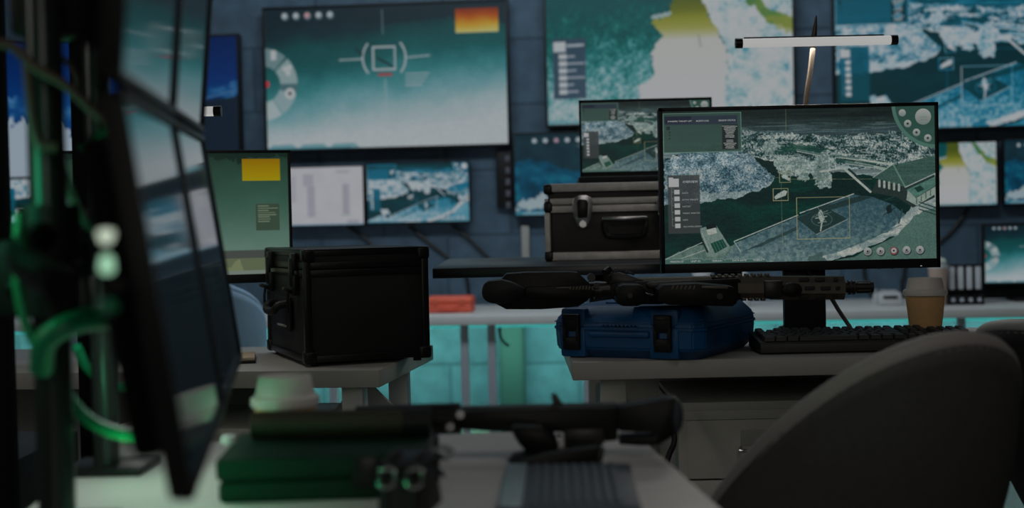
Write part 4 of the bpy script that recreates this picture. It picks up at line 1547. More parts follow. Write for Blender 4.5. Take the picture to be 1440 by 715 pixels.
# receiver
MB().prism([rlz(*q) for q in ((858, 400), (870, 396), (980, 394), (1036, 391), (1040, 394), (1040, 420), (1030, 426), (870, 427), (858, 418))], -.016, .028, 'y', .0015).build('lower_receiver', MT['gun_black'], rf)
MB().prism([rlz(*q) for q in ((870, 398), (880, 393), (905, 391), (1000, 389), (1036, 388), (1040, 400), (960, 404), (872, 406))], .0, .034, 'y', .003).build('upper_receiver', MT['gun_bronze'], rf)
MB().prism([rlz(*q) for q in ((907, 399), (912, 396), (972, 393), (980, 397), (978, 404), (910, 405))], -.03, .0, 'y', .002).build('ejection_cover', MT['gun_dark'], rf)
# pistol grip pointing at the viewer
g = MB()
g.prism([rlz(*q, -.08) for q in ((866, 410), (869, 403), (876, 400), (898, 400), (905, 403), (908, 409), (908, 421), (904, 428), (896, 431), (876, 431), (869, 428), (866, 420))], -.085, .0, 'y', .004)
c = rlz(886, 416, -.085)
c = (c[0] + .006, 0, c[1] + .003)
gg = g.build('pistol_grip', MT['gun_black'], rf)
MB().cyl((c[0] - .006, -.084, c[2] - .003), (c[0] - .006, -.087, c[2] - .003), .005, n=14).build('grip_screw', MT['gun_dark'], gg)
c = rl(914, 414)
MB().tube([rl(903, 410, -.02), rl(908, 413, -.045), rl(918, 414, -.046), rl(926, 412, -.02)], .003, 8, 5).build('trigger_guard', MT['gun_dark'], rf)
# magazine toward the viewer
mz = MB().prism([rlz(*q, -.10) for q in ((925, 408), (932, 401), (978, 399), (1030, 403), (1036, 408), (1036, 426), (1030, 431), (940, 429), (926, 424))], -.105, -.012, 'y', .0012)
mg = mz.build('magazine', MT['gun_black'], rf)
rb = MB()
for k in range(6):
    c = (lambda z: (z[0], 0, z[1]))(rlz(946 + 6 * k, 405, -.105))
    rb.box((c[0], -.1055, c[2]), (.0035, .004, .009), rot=(0, R(25), 0), bev=.0006)
rb.build('magazine_rib', MT['gun_bronze'], mg)
c = (lambda z: (z[0], 0, z[1]))(rlz(1005, 404.5, -.105))
MB().box((c[0], -.106, c[2]), (.05, .003, .005), rot=(0, R(3), 0), bev=.001).build('magazine_edge', MT['gun_bronze'], mg)
c = (lambda z: (z[0], 0, z[1]))(rlz(1012, 417, -.105))
MB().cyl((c[0], -.104, c[2]), (c[0], -.108, c[2]), .006, n=16).build('floor_plate_button', MT['gun_dark'], mg)
# sight
sg = MB()
sg.prism([rlz(*q) for q in ((855, 397), (860, 386), (868, 382), (895, 391), (905, 394), (904, 399), (857, 400))], -.008, .012, 'y', .002)
sg.cyl(rl(850, 384, -.006), rl(857, 379, .004), .007, n=14)
sg.cyl(rl(853, 392, -.01), rl(859, 388, .006), .008, n=14)
sg.box(rl(867, 381, 0), (.006, .012, .012), rot=(0, R(-30), 0), bev=.001)
sg.box(rl(886, 384, 0), (.018, .01, .004), rot=(0, R(25), 0), bev=.001)
sg.build('rear_sight', MT['gun_dark'], rf)
# handguard
hg = MB()
oct_ = []
hcz = (388 + 421) / 2


def hex_ring(px, k=1.0, cy=405):
    c = rl(px, cy, .004)
    out = []
    hgt = 16.3 * PXM * k
    for a in ((-.5, 1), (.5, 1), (1, .45), (1, -.45), (.5, -1), (-.5, -1), (-1, -.45), (-1, .45)):
        out.append(Vector((c[0], c[1] + a[0] * .023 * k, c[2] + a[1] * hgt)))
    return out


for (xa, xb, k) in ((1036, 1090, .92), (1082, 1186, 1.0)):
    A_, B_ = hex_ring(xa, k), hex_ring(xb, k)
    n = 8
    hg.add(A_ + B_, [(i, (i + 1) % n, n + (i + 1) % n, n + i) for i in range(n)] + [tuple(range(n - 1, -1, -1)), tuple(range(n, 2 * n))])
hgo = hg.build('handguard', MT['gun_bronze'], rf)
for row, (yy, dd) in enumerate(((393, -.0195), (405, -.0206), (417, -.0195))):
    xs = (1112, 1136, 1158, 1175) if row == 1 else (1128, 1150, 1172)
    for x in xs:
        c = rl(x, yy)
        wv = .02 if x < 1170 else .009
        MB().box((c[0], dd + .001, c[2]), (wv, .006, .0075), rot=(R(-24) if row == 0 else (R(24) if row == 2 else 0), 0, 0), bev=.002).build('slot', MT['dark_gap'], hgo)
c = rl(1110, 407)
kn = MB()
kn.prism([(c[0] + .02 * math.cos(t) * 1.0, c[2] + .0145 * math.sin(t)) for t in [i * math.pi / 10 for i in range(20)]], -.03, -.016, 'y', .002)
kn.prism([(c[0] + .012 * math.cos(t), c[2] + .008 * math.sin(t)) for t in [i * math.pi / 10 for i in range(20)]], -.033, -.028, 'y', .001)
kn.build('hand_stop', MT['gun_black'], rf)
c = rl(1085, 406)
MB().box((c[0], -.019, c[2]), (.036, .012, .034), bev=.004).build('rail_clamp', MT['gun_dark'], rf)
tr = MB()
for k in range(9):
    c = rl(1003 + 9.5 * k, 388.5 - .2 * k)
    tr.box((c[0], .008, c[2]), (.0072, .02, .006), bev=.001)
a_, b_ = rl(1000, 391.5), rl(1084, 389.8)
tr.box(((a_[0] + b_[0]) / 2, .008, a_[2] - .0002), (b_[0] - a_[0], .016, .006), bev=.001)
tr.build('top_rail', MT['gun_bronze'], rf)
tr = MB()
for k in range(4):
    c = rl(1046 + 9 * k, 421)
    tr.box((c[0], .002, c[2]), (.0075, .02, .006), bev=.001)
tr.build('lower_rail', MT['gun_bronze'], rf)
# muzzle
mzl = MB()
mzl.cyl(rl(1184, 404.6, .004), rl(1200, 404.4, .004), .0105, n=20)
mzl.build('barrel', MT['gun_dark'], rf)
mzl = MB()
mzl.cyl(rl(1193, 404.6, .004), rl(1196, 404.5, .004), .0145, n=20)
mzl.cyl(rl(1199, 404.5, .004), rl(1202, 404.4, .004), .0142, n=20)
mzl.cyl(rl(1203, 404.4, .004), rl(1225, 404, .004), .0098, n=20)
for k in range(8):
    t = k * math.pi / 4
    c0, c1 = rl(1205, 404.4), rl(1223, 404)
    dy_, dz_ = .0095 * math.cos(t), .0095 * math.sin(t)
    mzl.cyl((c0[0], .004 + dy_, c0[2] + dz_), (c1[0], .004 + dy_, c1[2] + dz_), .0026, n=8)
mzl.cyl(rl(1223, 404, .004), rl(1228, 404, .004), .0112, n=20)
mzl.build('muzzle_brake', MT['gun_dark'], rf)
MB().cyl(rl(1228, 404, .004), rl(1228.5, 404, .004), .006, n=16).build('bore', MT['dark_gap'], rf)

# ------------------------------------------------------------------ left table with flight case and green monitor
TZ = 0.75
TA = R(-8)
GA = R(20)
fc = onz(533, 521, TZ)
lt = thing('side_table', 'white table carrying the black flight case', 'table', (fc.x, fc.y, 0), TA)
# local: +x right along front edge (0 = right front corner), +y to the back
TWL, TDL = 1.35, .57
MB().box((-TWL / 2, TDL / 2, TZ - .018), (TWL, TDL, .036), bev=.002).build('tabletop', MT['grey_lam'], lt)
for x in (-.07, -TWL + .07):
    for y in (.07, TDL - .07):
        MB().box((x, y, (TZ - .036) / 2), (.045, .045, TZ - .036), bev=.002).build('leg', MT['white_lam'], lt)
MB().box((-TWL / 2 - .1, TDL - .09, TZ - .19), (TWL - .5, .016, .3), bev=.001).build('modesty_panel', MT['grey_lam'], lt)
MB().box((-.12, .36, TZ - .036 - .16), (.2, .016, .2), rot=(0, R(45), 0), bev=.002).build('gusset_panel', MT['white_lam'], lt)
for k in range(3):
    MB().cyl((-.045 - .012 * k, .1, TZ - .036), (-.045 - .012 * k, .1, TZ - .048), .004, n=10).build('screw', MT['black_metal'], lt)


def ltw(x, y, z=TZ):
    c, s_ = math.cos(TA), math.sin(TA)
    return Vector((fc.x + x * c - y * s_, fc.y + x * s_ + y * c, z))


drawer_unit('pale drawer unit beneath the side table, behind the green lit paper cup', ltw(-.62, .07, 0), TA, w=.42, d=.42, h=.62)

# black flight case
BXA = R(21)
bcn = onz(431, 517.5, TZ)
bw_, bl_, bh_ = .272, .40, .247
rx = Vector((math.cos(BXA), math.sin(BXA), 0))
ry_ = Vector((-math.sin(BXA), math.cos(BXA), 0))
bx = thing('flight_case', 'tall black flight case with latches and handle on its side, on the white side table', 'case', (bcn.x, bcn.y, TZ), BXA)
# local: x along the front face, y back along the latch side
Z0 = .008
lz = .205
MB().box((bw_ / 2, bl_ / 2, Z0 + (lz - Z0) / 2), (bw_ - .006, bl_ - .006, lz - Z0), bev=.002).build('body', MT['box_side'], bx)
MB().box((bw_ / 2, bl_ / 2, (lz + bh_) / 2 + .001), (bw_ - .006, bl_ - .006, bh_ - lz - .002), bev=.002).build('lid', MT['box_side'], bx)
te = MB()
for z in (Z0 + .008, lz - .008, lz + .008, bh_ - .006):
    for y in (.002, bl_ - .002):
        te.box((bw_ / 2, y, z), (bw_, .005, .014), bev=.001)
    for x in (.002, bw_ - .002):
        te.box((x, bl_ / 2, z), (.005, bl_, .014), bev=.001)
for x in (.007, bw_ - .007):
    for y in (.007, bl_ - .007):
        te.box((x, y, (Z0 + bh_) / 2), (.016, .016, bh_ - Z0 - .004), bev=.002)
for x in (.007, bw_ - .007):
    te.box((x, bl_ / 2, bh_ - .0005), (.018, bl_, .003), bev=.001)
for y in (.007, bl_ - .007):
    te.box((bw_ / 2, y, bh_ - .0005), (bw_, .018, .003), bev=.001)
te.build('edge_trim', MT['black_metal'], bx)
for x in (.01, bw_ - .01):
    for y in (.01, bl_ - .01):
        for z in (Z0 + .012, bh_ - .012):
            MB().box((x, y, z), (.028, .028, .028), bev=.006, seg=3).build('corner_guard', MT['black_metal'], bx)
        MB().cyl((x + (.012 if x < .1 else -.012), y + (.012 if y < .1 else -.012), 0), (x + (.012 if x < .1 else -.012), y + (.012 if y < .1 else -.012), Z0 + .004), .009, n=14).build('foot', MT['black_plastic'], bx)
for y in (.075, .325):
    la = MB()
    la.box((-.006, y, lz + .016), (.012, .03, .038), bev=.003)
    la.box((-.006, y, lz - .034), (.012, .03, .044), bev=.003)
    la.box((-.011, y, lz - .006), (.010, .018, .06), bev=.003)
    lo = la.build('latch', MT['black_metal'], bx)
    MB().box((-.02, y, lz - .045), (.022, .02, .008), rot=(0, R(25), 0), bev=.002).build('latch_lever', MT['chrome'] if False else MT['black_metal'], lo)
    MB().tube([(-.018, y, lz - .045), (-.022, y - .004, lz - .07), (-.02, y - .004, lz - .092)], .003, 8).build('latch_strap', MT['black_plastic'], lo)
ha = MB()
ha.box((-.004, .2, .105), (.006, .15, .075), bev=.002)
ho = ha.build('handle_plate', MT['black_plastic'], bx)
MB().tube([(-.006, .145, .128), (-.026, .15, .124), (-.034, .165, .112), (-.034, .235, .112), (-.026, .25, .124), (-.006, .255, .128)], .009, 10, 4).build('handle', MT['black_plastic'], ho)
MB().box((-.008, .2, .078), (.003, .09, .004)).build('handle_recess_edge', MT['alu'], ho)
for y in (.03, bl_ - .03):
    pass
for z in (.05, .225):
    MB().cyl((bw_, .022, z), (bw_ + .006, .022, z), .006, n=12).build('rivet', MT['black_metal'], bx)

# green monitor on the left table
gy = 3.42
gp_ = at(410, 300, gy)
gm_w, gm_h = .56, .325
gd = Vector((math.cos(GA), math.sin(GA), 0))
gc = Vector((gp_.x, gy, 0)) - gd * (gm_w / 2)
zt, zb = at(410, 211, gy).z, at(410, 396, gy).z
gm_h = zt - zb + .0
gm = thing('desk_monitor', 'monitor with dull green picture and yellow block, behind the black flight case', 'monitor', (gc.x, gc.y, TZ), GA)
zc = (zt + zb) / 2 - TZ
MB().box((0, .022, zc), (gm_w, .03, gm_h), bev=.005).build('casing', MT['black_plastic'], gm)
picture('screen', 'green', gm_w - .014, gm_h - .028, gm, y=-.0003, zc=zc + .007)
bz = bezel_mb(gm_w, gm_h, .007, .009, -.004, bot=.021).build('bezel', MT['black_plastic'], gm)
bz.location = (0, 0, zc)
MB().box((0, .05, zc / 2), (.07, .02, zc), bev=.003).build('stand_neck', MT['black_plastic'], gm)
MB().box((0, .04, .007), (.24, .17, .013), bev=.004).build('stand_base', MT['black_plastic'], gm)

# notebook on left table
np_ = onz(362, 506, TZ)
nb = thing('notebook', 'tan notebook with dark cover lying beside the black flight case', 'notebook', (np_.x - .075, np_.y - .03, TZ), R(10))
MB().box((0, 0, .003), (.15, .15, .006), bev=.001).build('cover', MT['black_plastic'], nb)
MB().box((.004, .004, .0095), (.14, .14, .007), bev=.001).build('pages', MT['paper_tan'], nb)

# second light bar, left
A = at(313, 157, 3.06)
L2 = A
light_bar('glowing white light bar half hidden behind the near monitor array', A.x - .21, A.x, 3.06, A.z, (A.x - .14, 3.06, TZ), [(A.x - .14, 3.06, TZ + .25), (A.x - .13, 3.06, A.z - .1), (A.x - .122, 3.06, A.z + .01), (A.x - .115, 3.06, A.z + .08)])


# ------------------------------------------------------------------ chairs
def chair(label, loc, rz, shell_mat, rim_mat, in_mat, top=.92, arm=.66, rad=.30, group=None):
    r = thing('shell_chair', label, 'chair', loc, rz, group)
    n, mv = 64, 18
    AM = R(118)

    def H(a):
        t = abs(a) / AM
        return arm + (top - arm) * (1 - min(1, t / .95) ** 2.0) ** 0.9 if t < .95 else arm

    def surf(a, v, dr=0.0):
        z0 = .42
        z = z0 + (H(a) - z0) * v
        rr = (rad * .58 + (rad * .42) * (math.sin(min(1, v * 1.15) * math.pi / 2) ** .7)) + dr
        k = 1.0 + .07 * v
        # back is at local -y
        return Vector((rr * math.sin(a) * 1.06, -rr * math.cos(a) * k - .05 * v * max(0, math.cos(a)), z))
    for nm, dr, m_ in (('shell', .0, shell_mat), ('padding', -.022, in_mat)):
        vs, fs = [], []
        for j in range(mv + 1):
            for i in range(n + 1):
                a = -AM + 2 * AM * i / n
                vs.append(surf(a, j / mv * (1 if dr == 0 else .985), dr))
        for j in range(mv):
            for i in range(n):
                q = j * (n + 1) + i
                fs.append((q, q + 1, q + n + 2, q + n + 1))
        o = MB().add(vs, fs).build(nm, m_, r, 60)
        so = o.modifiers.new('solid', 'SOLIDIFY')
        so.thickness = .010
        so.offset = 0
    pts = [surf(-AM + 2 * AM * i / 40, 1.0, -.011) for i in range(41)]
    MB().tube(pts, .017, 12, 2).build('rim', rim_mat, r, 60)
    MB().lathe([(.0, .38), (rad * .45, .38), (rad * .6, .40), (rad * .7, .43), (rad * .68, .46), (rad * .4, .475), (.0, .477)], n=40).build('seat', in_mat, r, 60)
    MB().cyl((0, 0, .1), (0, 0, .385), .03, .028, n=20).build('column', MT['black_metal'], r)
    for k in range(5):
        a = k * 2 * math.pi / 5
        d = Vector((math.cos(a), math.sin(a), 0))
        o = MB().tube([d * .02 + Vector((0, 0, .11)), d * .15 + Vector((0, 0, .095)), d * .27 + Vector((0, 0, .07))], .017, 10, 4).build('base_spoke', MT['black_metal'], r)
        w_ = d.cross(Vector((0, 0, 1)))
        cpt = d * .27 + Vector((0, 0, .028))
        MB().cyl(cpt - w_ * .012, cpt + w_ * .012, .028, n=18).build('caster', MT['black_plastic'], o)
    return r


chair('charcoal shell chair in the near right corner, its back to the viewer', (.447, 2.10, 0), R(25), MT['chair'], MT['chair_rim'], MT['chair_in'], top=.878, arm=.30, rad=.24)
chair('dark shell chair with pale rim at the right edge, behind the charcoal chair', (1.15, 2.45, 0), R(-62), MT['chair_in'], MT['chair_rim'], MT['chair_in'], top=.855, arm=.60, rad=.29)
chair('pale blue shell chair behind the side table', (-1.085, 4.35, 0), R(10), MT['chair_blue'], MT['chair_blue'], MT['chair_blue'], top=.90, arm=.66, rad=.30)

# ------------------------------------------------------------------ foreground table
FA = R(4.6)
fcor = onz(886, 602, TZ)
ft = thing('foreground_table', 'white table in the near foreground carrying the blurred rifle', 'table', (fcor.x, fcor.y, 0), FA)
FW_, FD_ = .73, 1.12
MB().box((-FW_ / 2, -FD_ / 2, TZ - .015), (FW_, FD_, .03), bev=.003).build('tabletop', MT['white_lam'], ft)
for x in (-.12, -FW_ + .07):
    for y in (-.07, -FD_ + .07):
        MB().box((x, y, (TZ - .03) / 2), (.045, .045, TZ - .03), bev=.002).build('leg', MT['white_lam'], ft)

# blurred rifle in front
FY = 1.79


def fl(px, py, y=0.0):
    p = at(px, py, FY)
    return (p.x - FRO.x, y, p.z - FRO.z)


def flz(px, py):
    q = fl(px, py)
    return (q[0], q[2])


q0 = at(760, 628, FY)
FRO = Vector((q0.x, FY, TZ + .002))
fr = thing('rifle', 'black rifle lying on the foreground table, out of focus, stock to the right', 'rifle', FRO)
stx = [(868, 571), (905, 566), (932, 560), (950, 558), (957, 575), (958, 600), (945, 612), (925, 625), (900, 626), (870, 624), (872, 613), (918, 612), (921, 607), (872, 606), (864, 600)]
MB().prism([flz(*q) for q in stx], -.012, .024, 'y', .002).build('stock', MT['gun_black'], fr)
MB().prism([flz(*q) for q in ((946, 560), (955, 562), (960, 580), (958, 600), (948, 610), (943, 590))], -.016, .028, 'y', .004).build('butt_pad', mat('blue_black_rubber', (.02, .028, .04), .5), fr)
MB().prism([flz(*q) for q in ((640, 577), (700, 574), (868, 570), (868, 618), (815, 622), (790, 606), (700, 606), (640, 602))], -.016, .024, 'y', .004).build('receiver', MT['gun_black'], fr)
g = MB().prism([flz(*q) for q in ((715, 592), (765, 592), (783, 612), (786, 630), (745, 634), (728, 618))], -.045, .004, 'y', .008)
g.build('pistol_grip', MT['gun_black'], fr)
MB().prism([flz(*q) for q in ((775, 556), (781, 553), (792, 569), (790, 574), (778, 573))], -.004, .008, 'y', .001).build('sight_post', MT['gun_dark'], fr)
MB().prism([flz(*q) for q in ((640, 573), (800, 569), (868, 567), (868, 573), (640, 579))], -.008, .014, 'y', .001).build('top_rail', MT['gun_dark'], fr)
MB().cyl(fl(472, 598, .016), fl(530, 597, .014), .010, n=16).build('barrel', MT['gun_dark'], fr)
MB().cyl(fl(500, 595, .014), fl(648, 590, .008), .020, n=16).build('handguard', MT['gun_black'], fr)
for (x, y) in ((634, 597), (648, 580), (786, 616)):
    MB().cyl(fl(x, y, -.024), fl(x, y, .0), .0055, n=14).build('pin', MT['chrome'], fr)
MB().box(fl(820, 612, -.018), (.05, .004, .02), bev=.001).build('side_plate', MT['gun_dark'], fr)

# black case with clasps in the foreground
KY = 1.53
cA, cB = at(300, 690, KY), at(600, 690, KY)
kz = .050
fk = thing('hard_case', 'black low hard case in the foreground lit green, under the brown tube', 'case', ((cA.x + cB.x) / 2, KY + .10, TZ), R(3))
kw = cB.x - cA.x
MB().box((0, 0, .012), (kw, .19, .024), bev=.006, seg=3).build('lower_shell', MT['green_case'], fk)
MB().box((0, 0, .037), (kw + .004, .194, .026), bev=.006, seg=3).build('lid', MT['green_case'], fk)
for x in (-kw / 2 + .03, kw / 2 - .03):
    for y in (-.07, .07):
        MB().cyl((x, y, 0), (x, y, .004), .01, n=12).build('foot', MT['black_plastic'], fk)
for y in (-.055, .055):
    o = MB().box((kw / 2 + .004, y, .028), (.01, .03, .034), bev=.003).build('clasp', MT['black_metal'], fk)
    MB().tube([(kw / 2 + .009, y - .012, .02), (kw / 2 + .014, y, .016), (kw / 2 + .009, y + .012, .02)], .0025, 8).build('clasp_wire', MT['chrome'], o)
for x in (.045, kw / 2 - .03):
    MB().box((x, -.098, .03), (.03, .008, .034), bev=.003).build('front_clasp', MT['black_metal'], fk)

# brown tube on the case
TY = 1.655
tz = TZ + kz + .0168
A, B = at(362, 596, TY), at(572, 594, TY)
bt = thing('storage_tube', 'dark brown round tube with black end cap, lying on the black hard case', 'tube', ((A.x + B.x) / 2, TY, tz))
hl = (B.x - A.x) / 2
MB().cyl((-hl, 0, 0), (hl, 0, 0), .0163, n=28).build('body', MT['brown_tube'], bt)
MB().cyl((hl - .004, 0, 0), (hl + .028, 0, 0), .0168, n=28).build('end_cap', MT['black_plastic'], bt)
MB().cyl((-hl - .006, 0, 0), (-hl + .004, 0, 0), .0160, n=28).build('end_ring', MT['brown_tube'], bt)
# soft pouch with buckles in front of the case's right end
hw = thing('gear_pouch', 'black soft pouch with shiny buckles in front of the low hard case', 'pouch', (at(577, 690, 1.44).x, 1.435, TZ), R(-8))
pb = bmesh.new()
bmesh.ops.create_cube(pb, size=1)
for v in pb.verts:
    v.co = Vector((v.co.x * (.058 if v.co.z < 0 else .044), v.co.y * (.085 if v.co.z < 0 else .06), v.co.z * .062 + .031))
bmesh.ops.bevel(pb, geom=list(pb.edges), offset=.013, segments=4, affect='EDGES')
MB().bm(pb).build('body', mat('black_nylon', (.010, .010, .011), .6, bump=.4, bscale=600), hw)
MB().box((0, -.006, .0605), (.046, .066, .006), rot=(R(4), 0, 0), bev=.002).build('flap', MT['black_plastic'], hw)
for x in (-.014, .014):
    so = MB().tube([(x, .02, .066), (x, -.02, .066), (x, -.038, .052), (x, -.046, .03), (x, -.045, .012)], .0032, 8, 5).build('strap', MT['black_plastic'], hw)
    MB().tube([(x - .007, -.038, .056), (x, -.043, .058), (x + .007, -.038, .056), (x + .006, -.045, .042), (x - .006, -.045, .042), (x - .007, -.038, .056)], .0022, 8, 4).build('buckle', MT['chrome'], so)
MB().tube([(.012, .03, .064), (.028, .036, .066), (.034, .05, .060), (.028, .062, .05)], .0028, 8).build('carry_ring', MT['chrome'], hw)
a = at(322, 620, 1.63)
r = thing('bottle_cap', 'tiny white cap lying on the left end of the low hard case', 'cap', (a.x, 1.63, TZ + kz))
MB().lathe([(.007, 0), (.0085, .001), (.0085, .008), (.0075, .0095), (.001, .0098)], n=24).build('shell', MT['white_plastic'], r)
MB().lathe([(.0089, .0005), (.0092, .001), (.0092, .0025), (.0089, .003)], n=24).build('rim_band', MT['white_plastic'], r)

# cup in the foreground
p = at(401, 560, 1.765)
cup('paper coffee cup with pale lid lit green, behind the brown tube', (p.x, 1.765, TZ), h=.0825, rt=.0385, rb=.028)

# keyboard-like pad in the foreground
a, b = onz(706, 660, TZ), onz(880, 660, TZ)
fkb = thing('compact_keyboard', 'slate compact keyboard with bright metal edge at the bottom of the photo', 'keyboard', ((a.x + b.x) / 2, a.y - .15, TZ), R(-2))
fw = b.x - a.x
MB().box((0, 0, .0045), (fw, .25, .008), bev=.002).build('case', MT['bluegrey_keys'], fkb)
for k in range(9):
    MB().box((-fw / 2 + .038 + (fw - .05) / 9 * k, 0, .0098), ((fw - .05) / 9 - .003, .235, .003), bev=.0015).build('key_row', MT['bluegrey_keys'], fkb)
MB().box((-fw / 2 + .014, 0, .0093), (.024, .245, .003), bev=.001).build('metal_edge', mat('pale_blue_anodised_edge', (.45, .58, .62), .35, metal=.3), fkb)

# loose magazine
a = onz(778, 655, TZ)
fm_ = thing('rifle_magazine', 'dark loose magazine lying on the foreground table in front of the rifle grip', 'magazine', (a.x, a.y + .01, TZ), R(6))
MB().prism([(-.055, .002), (-.045, .012), (.0, .019), (.052, .024), (.056, .02), (.045, .002)], -.03, .03, 'y', .003).build('body', MT['gun_black'], fm_)
MB().prism([(.046, .002), (.054, .022), (.060, .022), (.055, .002)], -.032, .032, 'y', .001).build('floor_plate', MT['gun_dark'], fm_)

# ------------------------------------------------------------------ near monitor array at left
NP, FP = Vector((-.267, 1.00, 0)), Vector((-.398, 1.88, 0))
dv = (FP - NP)
tot = dv.length
dv.normalize()
yaw = math.atan2(dv.y, dv.x)
half = tot / 2
SEAMZ = 1.162
SLOPE = R(1.3)
mh_ = .30
for row, (tilt_, lbl) in enumerate(((R(-8), 'lower'), (R(5), 'upper'))):
    for colm, lbl2 in ((0, 'near'), (1, 'far')):
        org = NP + dv * (half * colm + half / 2)
        z = SEAMZ + (-.0006 if row == 0 else .0006) + math.sin(SLOPE) * half * (colm - .5)
        lab = {('lower', 'near'): 'nearest lower dark glossy monitor of the array, angled up',
               ('lower', 'far'): 'lower dark glossy monitor of the array, farther from viewer',
               ('upper', 'near'): 'nearest upper dark glossy monitor of the array, tilted down',
               ('upper', 'far'): 'upper dark glossy monitor of the array, farther from viewer'}[(lbl, lbl2)]
        # local +x runs from near to far, front faces local -Y (towards world +X)
        r = thing('array_monitor', lab, 'monitor', (org.x, org.y, z), group='stacked monitors of the near array', rot=(tilt_, -SLOPE, yaw))
        zc = -mh_ / 2 if row == 0 else mh_ / 2
        ww = half - .004
        MB().box((0, .0165, zc), (ww, .011, mh_ - .004), bev=.004).build('casing', MT['black_plastic'], r)
        picture('screen', 'dark' if row else 'dark2', ww - .016, mh_ - .018, r, MT['glass'], y=.0075, zc=zc)
        bz = bezel_mb(ww, mh_ - .002, .008, .010, .004).build('bezel', MT['black_plastic'], r)
        bz.location = (0, 0, zc)
        MB().box((0, .034, zc), (ww * .84, .026, mh_ * .8), bev=.008).build('rear_housing', MT['black_matte'], r)
        MB().box((0, .056, zc), (.12, .020, .12), bev=.004).build('mount_plate', MT['black_metal'], r)

# stand: two poles with arms
for i, (pxx, yy, lab, grp) in enumerate(((149, 1.76, 'black pole of the monitor stand with base plate, right of the wider pole', None), (77, 1.42, 'wider black pole of the monitor stand lit green, nearer the viewer', None))):
    base = at(pxx, 600, yy)
    r = thing('monitor_pole', lab, 'stand', (base.x, yy, TZ))
    rr = .0155 if i == 0 else .0185
    MB().cyl((0, 0, .008), (0, 0, .95), rr, n=28).build('pole', mat('satin_black_pole', (.03, .035, .035), .28, metal=.3), r)
    MB().box((.005, 0, .005), (.10, .10, .010), bev=.004).build('base_plate', MT['black_metal'], r)
    for z in ((.30, .62) if i == 0 else (.24, .30, .66)):
        MB().cyl((0, 0, z - .025), (0, 0, z + .025), rr + .012, n=24).build('collar', MT['black_plastic'], r)
    for z, tz_ in ((.30, SEAMZ - .16), (.62, SEAMZ + .15)):
        dst = NP + dv * (half * (1.5 if i == 0 else .5)) + Vector((-.088, 0, 0))
        MB().tube([(0, 0, z), ((dst.x - base.x) * .5 - .03, (dst.y - yy) * .5, (z + tz_ - TZ) / 2), (dst.x - base.x, dst.y - yy, tz_ - TZ)], .016, 10, 4).build('arm', MT['black_metal'], r)

# equipment rack at far left
rk = thing('equipment_rack', 'black equipment rack uprights at the far left edge', 'rack', (at(-6, 357, 2.12).x - .05, 2.12, 0))
for (x, y) in ((.052, 0), (-.22, 0), (.052, .45), (-.22, .45)):
    u_ = MB().box((x, y, 1.0), (.034, .04, 2.0), bev=.003).build('upright', MT['black_matte'], rk)
MB().box((-.085, .22, .05), (.31, .5, .1), bev=.005).build('bottom_frame', MT['black_metal'], rk)
MB().box((-.085, .22, 1.975), (.31, .5, .05), bev=.005).build('top_frame', MT['black_metal'], rk)
for z in (.30, .60):
    u_ = MB().box((-.085, .22, z), (.235, .42, .18), bev=.004).build('rack_device', MT['black_plastic'], rk)
hub = thing('cable_hub', 'black box shaped hub strapped between the poles, green cables leaving it', 'hub', at(62, 390, 1.463))
MB().box((0, 0, 0), (.095, .04, .08), bev=.008).build('body', MT['black_plastic'], hub)
for k in range(3):
    MB().box((-.025 + .025 * k, -.022, -.01), (.014, .006, .012), bev=.001).build('port', MT['black_metal'], hub)
hz2 = thing('cable_hub', 'black slim hub high on the poles, near the photo top left corner', 'hub', at(96, 10, 1.463))
MB().box((0, 0, 0), (.11, .04, .06), bev=.006).build('body', MT['black_plastic'], hz2)
MB().box((.004, -.022, .0), (.05, .005, .014), bev=.001).build('port', MT['black_metal'], hz2)


def cable(label, pts, Y, r, material):
    P = []
    for i, p in enumerate(pts):
        y = Y if not isinstance(Y, (list, tuple)) else Y[i]
        P.append(at(p[0], p[1], y))
    o = MB().tube(P, r, 12, 8).build('data_cable', material)
    return tag(o, label, 'cable')


cable('green cable drooping from the hub to the lower near monitor', ((66, 500), (86, 545), (118, 585), (160, 608), (222, 616), (262, 600)), (1.48, 1.46, 1.45, 1.44, 1.42, 1.40), .0068, MT['cable_green'])
cable('thick green cable looping forward between the two black poles', ((58, 520), (64, 480), (96, 458), (140, 448), (170, 452)), (1.36, 1.34, 1.34, 1.37, 1.45), .0115, MT['cable_green'])
cable('thin green cable sagging behind the two black poles', ((108, 488), (125, 520), (160, 543), (215, 552)), (1.75, 1.78, 1.8, 1.85), .006, MT['cable_green'])
cable('green cable hanging at far left beside the hub', ((28, 300), (24, 380), (30, 430), (42, 470), (60, 500)), 1.36, .0052, MT['cable_green'])
cable('slanting green cable running between the two black poles', ((88, 238), (104, 280), (118, 310), (136, 335)), (1.442, 1.5, 1.6, 1.715), .0045, MT['cable_green'])
cable('green cable bent at the top left of the photo', ((98, -14), (122, 2), (130, 20), (118, 40), (88, 48), (60, 60)), 1.5, .008, MT['cable_green'])
cable('short green cable end beside the upper near monitor', ((112, 212), (128, 202), (150, 186), (170, 170)), 1.45, .0065, MT['cable_green'])
cable('brown cable crossing the left corner downward to the poles', ((-10, 60), (18, 66), (50, 95), (90, 118), (125, 150), (150, 172)), 1.35, .0052, MT['cable_brown'])
cable('brown cable looping down at the far left', ((38, 90), (42, 130), (48, 180), (58, 204), (82, 208)), 1.36, .005, MT['cable_brown'])
cable('thin brown cable arching over the blue strip', ((80, 78), (98, 90), (108, 110), (112, 135), (130, 160)), (1.436, 1.45, 1.47, 1.48, 1.5), .0035, MT['cable_brown'])

